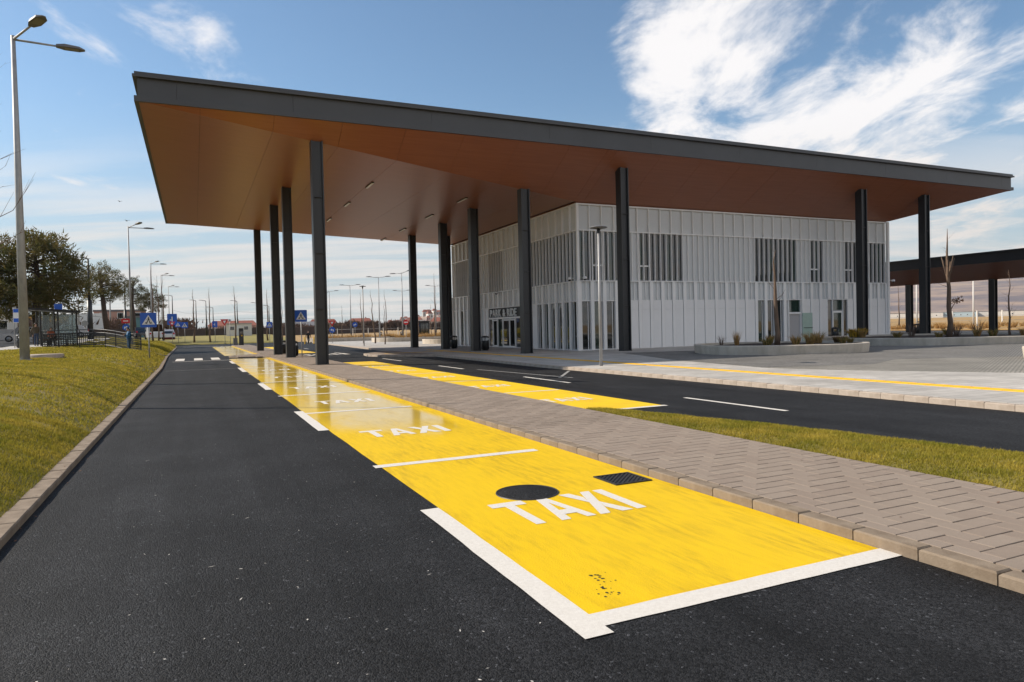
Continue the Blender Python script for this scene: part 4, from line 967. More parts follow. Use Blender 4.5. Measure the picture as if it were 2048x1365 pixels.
tl = bare_tree('leaning bare tree on the grass bank at the left picture edge', -4.25, 19.35, bank_z(-4.25, 19.35) - .05, 7.6, .095, 41, 24, (-.055, .01), spread=.20, rise=.45, first=.33, group=None, split=True)
for i, (lab, x, y, z, h, r, sd, kw) in enumerate([
    ('slim bare tree behind the pedestrian sign, tallest of the three on the bank', -4.35, 90.5, .95, 9.0, .09, 51, {}),
    ('slim bare tree on the bank, middle one of three by the street lamps', -3.75, 90.0, .95, 7.6, .08, 52, {}),
    ('slim bare tree on the bank, right one of three by the street lamps', -3.3, 92.0, .95, 7.9, .09, 53, {}),
    ('bare poplar-like tree on the far lawn beside the twin blue signs', 0.0, 118.0, .3, 8.3, .13, 54, dict(spread=.10, rise=2.2, nb=20)),
    ('bare forked tree in the middle of the far lawn', 2.3, 119.0, .3, 8.6, .12, 55, dict(spread=.22, rise=1.8, nb=16, first=.45)),
    ('bare tree with a broad twig head beside the dark ticket tower', 6.1, 120.0, .3, 8.9, .13, 56, dict(spread=.16, rise=1.5, nb=24, first=.55)),
    ('bare tree seen between the first two dark columns', 10.8, 118.0, .3, 8.4, .12, 57, dict(spread=.14, rise=1.3, nb=18, first=.45)),
    ('young bare tree with a lantern post beside it on the plaza', 17.6, 78.9, .12, 5.9, .065, 61, dict(lean=(-.05, 0))),
    ('young bare tree leaning left, in the middle of the plaza row', 18.5, 77.0, .12, 6.0, .08, 62, dict(lean=(-.07, 0))),
    ('lowest young bare tree of the plaza row, near the T shaped lamp', 17.9, 70.3, .12, 4.4, .055, 63, {}),
    ('straight pole-like young tree without branches on the plaza', 27.0, 104.5, .3, 7.4, .09, 64, dict(nb=5, lean=(-.04, 0))),
    ('thin bare tree behind the big dark near column', 12.4, 112.0, .3, 7.2, .08, 65, {}),
    ('thin bare tree left of the tall T lamp at the far field', 21.6, 112.0, .4, 5.3, .07, 66, {}),
    ('thin bare tree just right of the middle dark column', 30.2, 98.8, .4, 6.0, .07, 67, {}),
    ('small bare tree second right of the middle dark column', 32.0, 98.2, .4, 5.0, .06, 68, {}),
    ('tall bare tree with long side twigs beside the terminal corner columns', 33.0, 99.2, .4, 9.6, .10, 69, dict(nb=18)),
    ('thin bare tree beyond the low canopy, left of the white mast', 97.0, 70.5, .1, 6.6, .10, 70, {}),
    ('thin reddish bare tree beyond the low canopy near the right edge', 104.5, 61.5, .1, 9.0, .13, 71, {}),
    ('slim bare tree beyond the low canopy beside the left canopy column', 94.5, 72.0, .1, 6.0, .09, 72, {})]):
    bare_tree(lab, x, y, z, h, r, sd, **{**dict(nb=12, first=.3, sub=False if i > 2 else True, spread=.12, rise=1.0), **kw})

def pine(label, x, y, z, h, trunk_h, cr, ch, seed, m='needles', r=.28, lean=(0, 0), clumps=95, flat=.55):
    R = random.Random(seed); t = thing('pine_tree', label, 'tree', (x, y, z), 0, 'old pines along the tram street')
    top = Vector((lean[0] * h, lean[1] * h, h * .93))
    pts = [Vector((0, 0, 0)), top * .3 + Vector((R.uniform(-.1, .1), 0, 0)), top * .6 + Vector((R.uniform(-.25, .25), 0, 0)), top * .85, top]
    MB().tube(pts, [r * 1.2, r, r * .8, r * .45, r * .12], 9).build('trunk', M['dark_bark'], t)
    mb = MB(); lb = MB()
    zc = (trunk_h + h) / 2
    for c in range(clumps):
        for _ in range(50):
            u = Vector((R.uniform(-1, 1), R.uniform(-1, 1), R.uniform(-1, 1)))
            if .35 < u.length < 1.0 and not (u.z < -.55 and math.hypot(u.x, u.y) < .4): break
        jag = 1 + .22 * mnoise.noise((u.x * 2.1 + seed, u.y * 2.1, u.z * 2.1))
        c0 = Vector((u.x * cr * jag + lean[0] * zc, u.y * cr * jag, zc + u.z * ch / 2 * jag))
        if c % 3 == 0:
            a = pts[1].lerp(pts[4], max(.1, min(.95, (c0.z - .8) / h)))
            lb.tube([a, a.lerp(c0, .5) + Vector((0, 0, .15)), c0], [r * .22, r * .14, r * .05], 5, False)
        s = cr * R.uniform(.12, .24)
        for k in range(80):
            d = Vector((R.gauss(0, 1), R.gauss(0, 1), R.gauss(0, flat))).normalized(); p = c0 + d * s * R.uniform(.35, 1.0); q = Vector((d.x + R.gauss(0, .5), d.y + R.gauss(0, .5), d.z + .5 + R.gauss(0, .4))).normalized()
            w = q.orthogonal().normalized() * s * .075; L = s * R.uniform(.30, .6)
            mb.add([p - w, p + w, p + q * L], [(0, 1, 2)])
    lb.build('limbs', M['dark_bark'], t); mb.build('crown', M[m], t)
pine('large spreading pine behind the tram shelter, biggest of the pines', -12.9, 75.0, 1.0, 10.2, 2.0, 4.1, 8.2, 1, clumps=230, r=.34)
pine('dark pine at the left picture edge behind the lamp post', -16.2, 74.5, 1.0, 9.2, 3.8, 2.3, 4.6, 2, 'needles_dark', clumps=80)
pine('leaning pine with bare trunk behind the black pole', -9.6, 97.9, 1.5, 9.0, 3.6, 2.6, 5.4, 3, lean=(-.09, 0), clumps=115, r=.30)
pine('narrow pine with a raised round crown behind the second lamp', -8.2, 119.2, 1.6, 9.2, 4.2, 1.85, 5.2, 4, 'needles_dark', clumps=95)
pine('low dark pine behind the slim bare trees', -6.2, 126.5, 1.6, 8.4, 2.6, 2.2, 5.2, 5, 'needles_dark', clumps=105)

# ------------------------------------------------------------------ street lamps, posts, bins, cameras
def lamp_head(mb_parent, name, base, d, L=.62, w=.17):
    """flat LED head on the end of an arm, pointing along d"""
    d = d.normalized(); s = Vector((-d.y, d.x, 0)).normalized(); u = s.cross(d) * -1
    if u.z < 0: u = -u
    b = base
    mb = MB(); P = lambda a, c, e: b + d * a + s * c + u * e
    mb.add([P(0, -w * .45, -.03), P(L * .3, -w, -.035), P(L * .8, -w * .95, -.03), P(L, -w * .3, -.02), P(L, w * .3, -.02), P(L * .8, w * .95, -.03), P(L * .3, w, -.035), P(0, w * .45, -.03),
            P(0, -w * .35, .05), P(L * .3, -w * .8, .075), P(L * .8, -w * .8, .05), P(L, -w * .25, .01), P(L, w * .25, .01), P(L * .8, w * .8, .05), P(L * .3, w * .8, .075), P(0, w * .35, .05)],
           [tuple(range(8)), tuple(range(15, 7, -1))] + [(k, 8 + k, 8 + (k + 1) % 8, (k + 1) % 8) for k in range(8)])
    h = mb.build(name, M['grey_box'], mb_parent)
    MB().add([P(L * .3, -w * .7, -.042), P(L * .78, -w * .7, -.038), P(L * .78, w * .7, -.038), P(L * .3, w * .7, -.042)], [(0, 1, 2, 3)]).build('lens', M['lamp_glass'], h)
def street_lamp(label, x, y, z, h, kind='double', group='grey double arm street lamps', rz=0.0, r=.085):
    t = thing('street_lamp', label, 'street lamp', (x, y, z), rz, group)
    MB().tube([(0, 0, -.1), (0, 0, h * .5), (0, 0, h)], [r * 1.25, r * .9, r * .55], 14).build('pole', M['galv'], t)
    MB().box(-.18, .18, -.18, .18, -.05, .03).build('base_plate', M['galv'], t)
    if kind == 'double':
        for d in (Vector((.55, -.8, .13)), Vector((1.0, .1, .0))):
            d = d.normalized(); st = Vector((0, 0, h - .12)); MB().tube([st, st + d * 1.25], [.04, .032], 8).build('arm', M['galv'], t)
            lamp_head(t, 'lamp_head', st + d * 1.2, d, .85, .19)
    elif kind == 'tee':
        for s in (-1, 1):
            d = Vector((s, 0, .05)).normalized(); st = Vector((0, 0, h - .05)); MB().tube([st, st + Vector((s * .6, 0, .02)), st + Vector((s * 1.0, 0, .10))], [.04, .035, .03], 8).build('arm', M['galv'], t)
            lamp_head(t, 'lamp_head', st + Vector((s * .95, 0, .10)), d, .8, .16)
    elif kind == 'corner':
        for d in (Vector((.9, .2, .35)), Vector((-.8, .6, .0))):
            d = d.normalized(); st = Vector((0, 0, h - .1)); MB().tube([st, st + d * .9], [.04, .03], 8).build('arm', M['galv'], t); lamp_head(t, 'lamp_head', st + d * .85, d, .8, .17)
    return t
L1 = street_lamp('tallest nearest galvanised street lamp on the grass bank with two heads', -5.2, 28.0, bank_z(-5.2, 28.0), 10.85, 'double', r=.12)
street_lamp('second double head street lamp, behind the blue clad man', -4.95, 68.6, bank_z(-4.95, 68.6), 10.3)
street_lamp('double head street lamp rising above the left pedestrian sign', -5.2, 108.2 - 1.5, 1.1, 10.4)
street_lamp('double head street lamp among the slim bare trees', -4.7, 127.5, .7, 10.8)
street_lamp('farthest double head street lamp of the left row', -4.5, 157.3, 1.0, 10.5)
tk = dict(kind='tee', group='T shaped lamps on the car park', rz=math.radians(-24.7))
street_lamp('left T shaped lamp above the blue arrow signs', 23.3, 113.4, .4, 8.6, **tk)
street_lamp('tallest T shaped lamp in the middle of the plaza trees', 23.7, 95.9, .12, 8.9, **tk)
street_lamp('small far T shaped lamp below the corner lamp', 36.3, 128.9, .6, 8.4, **tk)
street_lamp('T shaped lamp half hidden by the big dark column', 23.0, 130.7, .6, 8.4, **tk)
street_lamp('T shaped lamp crossed by a bare tree near the terminal', 38.0, 113.8, .4, 8.6, **tk)
street_lamp('lamp with one raised and one low head beside the no entry sign', 24.8, 87.9, .12, 8.9, kind='corner', group=None)
for lab, x, y, z, h in [('black tram mast with a curved lamp arm behind the big pine', -13.4, 82.1, 1.0, 11.0), ('black tram mast with thick lower half and short lamp arm', -10.9, 93.1, 1.4, 9.2), ('black tram mast between the leaning pine and the second lamp', -10.3, 131.4, 1.8, 8.6),
                        ('far black tram mast right of the last street lamp', -4.1, 167.1, 1.9, 8.1), ('black tram mast left of the poplar-like bare tree on the far lawn', .6, 186.8, 1.2, 8.6),
                        ('black tram mast just right of the poplar-like bare tree', 2.6, 170.0, 1.2, 7.8), ('black tram mast right of the forked bare tree', 9.0, 168.0, 1.2, 7.6), ('black tram mast beside the near row of dark columns', 13.5, 170.0, 1.2, 7.2),
                        ('short black tram mast behind the white kiosk', 16.2, 172.0, 1.2, 6.6), ('slim black tram mast far behind the poplar-like tree', 4.4, 186.0, 1.2, 6.8)]:
    t = thing('tram_mast', lab, 'mast', (x, y, z), 0, 'black tram masts'); k = 1.3 if y < 100 else 1.0
    MB().tube([(0, 0, -.1), (0, 0, h * .48)], [.24 * k, .20 * k], 12).build('lower_pole', M['black_metal'], t)
    MB().tube([(0, 0, h * .48), (0, 0, h)], [.11 * k, .075 * k], 10).build('upper_pole', M['black_metal'], t)
    MB().tube([(0, 0, h), (-.35, -.05, h + .12), (-.75, -.1, h + .16)], [.06, .05, .045], 8).build('arm', M['black_metal'], t); lamp_head(t, 'lamp_head', Vector((-.7, -.1, h + .16)), Vector((-1, -.1, .05)), .75, .14)
# overhead tram wires
def wire(label, pts, r=.02):
    mb = MB()
    for a, b in zip(pts, pts[1:]):
        a, b = Vector(a), Vector(b); n = 8; mb.tube([a.lerp(b, i / n) - Vector((0, 0, 4 * .012 * (b - a).length * (i / n) * (1 - i / n))) for i in range(n + 1)], r, 4, False)
    tag(mb.build('tram_wire', M['black_metal']), label, 'wire', 'overhead tram wires')
wire('upper overhead wire running to the black mast with the thick lower half', [(-30, 88, 6.4), (-10.9, 93.1, 6.35)], .03)
wire('middle overhead wire across the street behind the tram shelter', [(-34, 98, 5.4), (-16, 100.5, 5.3), (-10.3, 131.4, 5.8), (-4.1, 167.1, 5.9)])
wire('lower overhead wire along the street behind the pines', [(-34, 99, 4.7), (-14, 108, 4.7), (-6, 150, 5.0), (13.5, 170, 5.0), (30, 178, 5.0)])
wire('overhead wire between the masts on the far lawn', [(-4.1, 167.1, 7.0), (.6, 186.8, 6.6), (9.0, 168, 6.5), (16.2, 172, 6.4)], .018)
for i, (x, y, h) in enumerate([(-17.5, 112, 6.5), (-15.5, 120, 5.6), (-12.5, 125, 6.0), (-13.3, 140, 7.0)]):
    t = thing('wire_post', ('brown wire post left of the ochre building', 'grey wire post right of the black mast', 'concrete wire post before the white hoarding', 'thin grey post between leaning pine and hoarding')[i], 'post', (x, y, 1.5), 0, 'posts carrying the street wires')
    MB().tube([(0, 0, 0), (0, 0, h)], [.16, .11], 8).build('pole', M['bark'] if i == 0 else M['grey_wall'], t); MB().box(-.8, .8, -.05, .05, h - .35, h - .22).build('cross_arm', M['black_metal'], t)

def disc_lantern(label, x, y, z, h):
    t = thing('lantern_post', label, 'street lamp', (x, y, z), 0, 'slim lantern posts with flat round heads')
    MB().tube([(0, 0, 0), (0, 0, h - .12)], [.06, .042], 12).build('pole', M['galv'], t)
    MB().lathe([(.05, h - .18), (.07, h - .02), (.02, h)], 14).build('neck', M['black_metal'], t)
    MB().lathe([(0, h), (.30, h + .01), (.33, h + .03), (.30, h + .05), (.08, h + .10), (0, h + .11)], 24).build('disc_head', M['grey_box'], t)
disc_lantern('slim grey lantern post with flat disc head in front of the terminal corner', 13.45, 21.5, .12, 5.0)
disc_lantern('far lantern post with flat disc head at the plaza tree row', 14.9, 66.6, .12, 5.7)
disc_lantern('distant lantern post beside the near dark column', 18.0, 105, .3, 7.0)
def bin_(label, x, y, z=.12, rz=0.0):
    t = thing('litter_bin', label, 'litter bin', (x, y, z), rz, 'black litter bins')
    MB().lathe([(0, 0), (.20, 0), (.20, .06), (.255, .07), (.26, .62), (.25, .64)], 20).build('body', M['black_metal'], t)
    for k in range(4): a = math.pi / 4 + k * math.pi / 2; MB().box(-.035, .035, -.012, .012, .62, .84).build('lid_post', M['black_metal'], t, (.21 * math.cos(a), .21 * math.sin(a), 0), a)
    MB().lathe([(.26, .83), (.27, .85), (.24, .90), (.12, .95), (0, .96)], 20).build('lid', M['black_metal'], t)
    MB().box(-.10, .10, -.01, .01, .70, .80).build('label_plate', M['sign_white'], t, (0, -.222, 0))
    return t
bin_('black litter bin beside the thickest near column row, left one', 5.75, 51.4, IZ, .3); bin_('black litter bin at the second column of the near row', 5.75, 45.6, IZ, .3)
bin_('black litter bin right of the column by the entrance doors', 17.25, 41.7, .12, .6); bin_('black litter bin at the foot of the double columns far left of the terminal', 17.45, 48.2, .12, .6)
bin_('black litter bin at the white wall beside the glazed side door', 40.7, 34.4, .12, .9); bin_('black litter bin behind the right column of the terminal', 57.8, 40.3, .12, .9)
bin_('dark litter bin at the tram stop beside the lamp post', -10.7, 56.5, bank_z(-10.7, 56.5) + .02); bin_('small bin on the far plaza bed', 26.3, 106, .3); bin_('bluish bin left of the no entry sign', 31.5, 112.5, .3); bin_('far bin beyond the low canopy', 96.5, 67.0, .1)
def camera_(label, x, y, z, d):
    t = thing('security_camera', label, 'security camera', (x, y, z), math.atan2(d[1], d[0]), 'white security cameras on the terminal')
    MB().box(-.02, .22, -.025, .025, -.02, .02).build('bracket', M['white_metal'], t)
    MB().lathe([(0, .06), (.09, .05), (.12, 0), (.12, -.08), (.10, -.09)], 16, (.26, 0, 0)).build('housing', M['white_metal'], t)
    MB().lathe([(.10, -.09), (.085, -.14), (.05, -.175), (0, -.19)], 16, (.26, 0, 0)).build('dome', M['glass'], t)
camera_('security camera on the front side of the terminal corner', 20.9, 35.26, 4.42, (0, -1)); camera_('security camera on the entrance side of the terminal corner', 20.56, 35.75, 4.42, (-1, 0))
camera_('security camera at the far end of the entrance facade', 20.56, 56.7, 4.42, (-1, 0)); camera_('security camera above the entrance sign', 20.56, 46.7, 4.2, (-1, 0)); camera_('security camera on the right end post of the terminal', 47.47, 35.2, 4.45, (1, -.5))

# ------------------------------------------------------------------ signs
def rot_disc(r, n=20): return [(r * math.cos(2 * math.pi * k / n), r * math.sin(2 * math.pi * k / n)) for k in range(n)]
def plate(root, name, pts, zc, m, y, th=.012):
    """flat plate facing -Y, outline in (x, z) around height zc; y is its front"""
    ar = sum(a[0] * b[1] - b[0] * a[1] for a, b in zip(pts, pts[1:] + pts[:1]))
    if ar < 0: pts = pts[::-1]
    return MB().poly3([(x, y, zc + z) for x, z in pts], (0, th, 0)).build(name, M[m], root)
def rrect(w, h, r=.05, n=4):
    out = []
    for sx, sy, t0 in ((1, 1, 0), (-1, 1, 90), (-1, -1, 180), (1, -1, 270)):
        for k in range(n + 1): t = math.radians(t0 + 90 * k / n); out.append((sx * (w / 2 - r) + r * math.cos(t), sy * (h / 2 - r) + r * math.sin(t)))
    return out
def sign(label, x, y, z, plates, h, rz=math.radians(-15), group='road signs on grey posts'):
    """plates: list of (kind, size, height of its centre)"""
    t = thing('road_sign', label, 'road sign', (x, y, z), rz, group)
    MB().tube([(0, 0.05, -.1), (0, 0.05, h)], .032, 10).build('post', M['galv'], t)
    for kind, s, zc in plates:
        if kind in ('crossing', 'blue', 'bluebig', 'parking'):
            w = s; hh = s * (1.25 if kind in ('blue', 'bluebig') else 1)
            b = plate(t, 'sign_plate', rrect(w, hh, s * .06), zc, 'blue', -.01)
            if kind == 'crossing':
                k = s * .40; plate(b, 'triangle', [(-k, -k * .78), (k, -k * .78), (0, k * .86)], zc, 'sign_white', -.014, .003)
                fig = [[(-.02, .17), (.05, .17), (.05, .23), (-.02, .23)], [(-.05, .02), (.05, .02), (.04, .16), (-.03, .16)], [(-.05, .03), (0.0, .03), (-.09, -.24), (-.15, -.24)], [(.0, .03), (.05, .03), (.14, -.24), (.08, -.24)], [(-.05, .14), (-.03, .16), (-.12, .02), (-.15, .03)], [(.03, .16), (.05, .14), (.13, .0), (.10, 0)]]
                mb = MB()
                for q in fig:
                    ar = sum(a[0] * c[1] - c[0] * a[1] for a, c in zip(q, q[1:] + q[:1])); q = q if ar > 0 else q[::-1]
                    mb.poly3([(a * s * 1.0, -.0175, zc + c * s * 1.0 - .02 * s) for a, c in q], (0, .003, 0))
                for xx in (-.22, -.165, .165, .22): mb.poly3([(xx * s - .014 * s, -.0175, zc - .26 * s), (xx * s + .014 * s, -.0175, zc - .26 * s), (xx * s * .8 + .012 * s, -.0175, zc - .13 * s), (xx * s * .8 - .012 * s, -.0175, zc - .13 * s)], (0, .003, 0))
                mb.build('walking_figure', M['sign_black'], b)
            elif kind in ('blue', 'bluebig'):
                mb = MB(); mb.box(-.05 * s, .05 * s, -.014, -.011, zc - .35 * s, zc + .30 * s); mb.box(-.25 * s, -.05 * s, -.014, -.011, zc - .12 * s, zc - .02 * s); mb.build('arrow', M['sign_white'], b)
        elif kind == 'yield':
            k = s / 2; b = plate(t, 'sign_plate', [(-k, k * .86), (k, k * .86), (0, -k * .86)], zc, 'red', -.01); plate(b, 'triangle', [(-k * .42, k * .50), (k * .42, k * .50), (0, -k * .24)], zc, 'sign_white', -.014, .003)
        elif kind == 'noentry':
            b = plate(t, 'sign_plate', rot_disc(s / 2), zc, 'red', -.01); plate(b, 'bar', [(-s * .36, -s * .09), (s * .36, -s * .09), (s * .36, s * .09), (-s * .36, s * .09)], zc, 'sign_white', -.014, .003)
        elif kind in ('arrow', 'arrowleft'):
            b = plate(t, 'sign_plate', rot_disc(s / 2), zc, 'blue', -.01); f = 1 if kind == 'arrow' else -1; k = s * .33
            pts = [(-.75, -.8), (-.75, .25), (.15, .25), (.15, .7), (.95, .05), (.15, -.55), (.15, -.15), (-.3, -.15), (-.3, -.8)]
            plate(b, 'arrow', [(a * k * f, c * k) for a, c in pts], zc, 'sign_white', -.014, .003)
        elif kind == 'back':
            plate(t, 'sign_plate', rot_disc(s / 2), zc, 'sign_back', -.01)
        elif kind == 'redbar':
            b = plate(t, 'sign_plate', rrect(s, s * .62, .03), zc, 'red', -.01); plate(b, 'bar', [(-s * .3, -s * .06), (s * .3, -s * .06), (s * .3, s * .06), (-s * .3, s * .06)], zc, 'sign_white', -.014, .003)
    return t
sign('big blue pedestrian crossing sign on the bank near the blue clad man', -2.2, 41.7, bank_z(-2.2, 41.7), [('crossing', .78, 2.08)], 2.05, math.radians(5))
sign('blue pedestrian crossing sign beside the thickest near column', 6.05, 44.4, IZ, [('crossing', .73, 2.52)], 2.5, math.radians(-12))
sign('red give way triangle over a round blue arrow sign by the big column', 15.3, 85.6, .12, [('yield', .85, 2.4), ('arrowleft', .72, 1.62)], 2.75)
sign('round red no entry sign by the middle dark column', 27.5, 95.8, .12, [('noentry', .75, 2.5)], 2.6)
sign('round blue arrow sign before the ochre far house', 24.5, 116.0, .4, [('arrow', .85, 2.2)], 2.5)
sign('give way triangle at the far end of the taxi island, left post', 3.62, 96.8, .02, [('yield', 1.0, 3.0)], 3.3, 0)
sign('bare grey sign post with a small red lamp at the island end', 4.3, 97.9, .0, [('back', .3, 3.3)], 3.3, 0)
sign('small give way triangle left on the far lawn by the red container', -3.0, 117.0, .3, [('yield', .95, 2.9)], 3.0, 0)
sign('right one of the twin blue crossing signs on the far lawn', -1.3, 118.5, .25, [('crossing', .95, 2.8)], 2.8, 0)
sign('left one of the twin blue crossing signs on the far lawn', -2.3, 122, .4, [('crossing', .85, 2.8)], 2.7, 0)
sign('tall blue information sign behind the twin crossing signs', -3.3, 130, .8, [('bluebig', 1.5, 3.4)], 4.2, 0)
sign('blue road sign on the far lawn between forked tree and give way sign', 3.0, 118, .2, [('blue', .75, 2.9)], 3.3, 0)
sign('blue crossing sign seen between the first dark columns', 10.6, 112.5, .0, [('crossing', .85, 2.8)], 3.0, 0)
sign('red rectangular sign over a round blue arrow, behind the blue clad man', -8.3, 106.0, 1.4, [('redbar', 1.0, 2.2), ('arrow', .85, 1.35)], 2.6, 0)
sign('grey back of a round sign left of the leaning pine', -10.3, 84.0, 1.3, [('back', .6, 1.7)], 2.0, 0)
sign('small blue sign beyond the low canopy at the terminal end', 96.0, 76.0, .1, [('blue', .8, 2.9)], 3.3, math.radians(-50))
t = thing('stop_sign_board', 'white and blue tram stop board behind the nearest lamp post', 'sign', (-11.0, 58.0, bank_z(-11, 58)), 0)
for s in (-1, 1): MB().tube([(s * .33, 0, 0), (s * .33, 0, 2.75)], .03, 8).build('post', M['galv'], t)
MB().box(-.36, .36, -.05, -.03, 1.75, 2.72).build('board', M['sign_white'], t); MB().box(-.34, .34, -.056, -.051, 2.45, 2.7).build('header', M['blue'], t); MB().box(-.34, .34, -.056, -.051, 1.78, 2.05).build('footer', M['blue'], t)

# ------------------------------------------------------------------ tram stop: shelter, ramp rail
def shelter():
    z = bank_z(-10.5, 61) + .05
    t = thing('tram_shelter', 'dark glass tram shelter with flat sloping roof behind the grass bank', 'shelter', (-9.9, 61.2, z), math.radians(20))
    MB().poly3([(-2.0, -.75, 2.72), (2.0, -.75, 2.42), (2.0, .75, 2.42), (-2.0, .75, 2.72)], (0, 0, .16)).build('roof', M['black_metal'], t)
    for x in (-.55, .55, 1.75):
        for y in (-.6, .6): MB().box(x - .05, x + .05, y - .05, y + .05, 0, 2.55).build('post', M['black_metal'], t)
    for a, b in ((-.48, .48), (.62, 1.68)):
        p = MB().box(a, b, .59, .61, .15, 2.3).build('glass_panel', M['glass_pane'], t)
    MB().box(1.74, 1.76, -.54, .54, .15, 2.3).build('glass_panel', M['glass_pane'], t)
    MB().box(.62, 1.68, -.61, -.59, .15, 2.3).build('glass_panel', M['glass_pane'], t)
    MB().box(-.48, 1.6, .15, .55, .42, .48).build('bench', M['bark'], t); MB().box(.0, .1, .2, .5, .0, .42).build('bench_leg', M['black_metal'], t); MB().box(1.2, 1.3, .2, .5, .0, .42).build('bench_leg', M['black_metal'], t)
    s = MB().box(.35, .85, -.66, -.62, 2.66, 3.1).build('route_sign', M['blue'], t)
M['glass_pane'], nt_, b_ = principled('clear_shelter_glass'); b_.inputs['Base Color'].default_value = (.5, .55, .55, 1); b_.inputs['Roughness'].default_value = .05
tr_ = nt_.nodes.new('ShaderNodeBsdfTransparent'); tr_.inputs[0].default_value = (.85, .9, .9, 1); mx_ = nt_.nodes.new('ShaderNodeMixShader'); mx_.inputs[0].default_value = .78
nt_.links.new(b_.outputs[0], mx_.inputs[1]); nt_.links.new(tr_.outputs[0], mx_.inputs[2]); nt_.links.new(mx_.outputs[0], nt_.nodes['Material Output'].inputs[0])
shelter()
def ramp_rail():
    P = [Vector(p) for p in ((-9.6, 57.3), (-8.7, 57.7), (-7.5, 58.2), (-6.6, 58.0), (-5.8, 57.3), (-5.0, 55.6), (-4.1, 53.4), (-3.2, 51.6))]
    zb = [.92, .95, .97, .97, .93, .80, .62, .50]; ht = 1.15
    t = thing('ramp_railing', 'black ramp railing with lattice infill at the tram stop', 'railing', (0, 0, 0))
    for p, z in zip(P, zb): MB().box(p.x - .03, p.x + .03, p.y - .03, p.y + .03, z - .4, z + ht).build('post', M['black_metal'], t)
    for name, dz in (('top_rail', ht), ('mid_rail', ht - .22), ('bottom_rail', .06)):
        MB().tube([(p.x, p.y, z + dz) for p, z in zip(P, zb)], .028, 8).build(name, M['black_metal'], t)
    for (a, za), (b, zb_) in zip(zip(P, zb), zip(P[1:], zb[1:])):
        mb = MB(); n = int((b - a).length / .13); d = (b - a).normalized(); s = Vector((-d.y, d.x)) * .006
        for i in range(n + 1):
            f = i / n; c = a.lerp(b, f); z0 = za + (zb_ - za) * f
            mb.add([(c.x - d.x * .026, c.y - d.y * .026, z0 + .06), (c.x + d.x * .026, c.y + d.y * .026, z0 + .06), (c.x + d.x * .026, c.y + d.y * .026, z0 + ht - .22), (c.x - d.x * .026, c.y - d.y * .026, z0 + ht - .22)], [(0, 1, 2, 3)])
        for k in range(7):
            dz = .08 + k * .13; s3 = Vector((s.x, s.y, 0))
            mb.add([Vector((a.x, a.y, za + dz - .028)) + s3, Vector((b.x, b.y, zb_ + dz - .028)) + s3, Vector((b.x, b.y, zb_ + dz + .028)) + s3, Vector((a.x, a.y, za + dz + .028)) + s3], [(0, 1, 2, 3)])
        mb.build('lattice_panel', M['black_metal'], t)
ramp_rail()

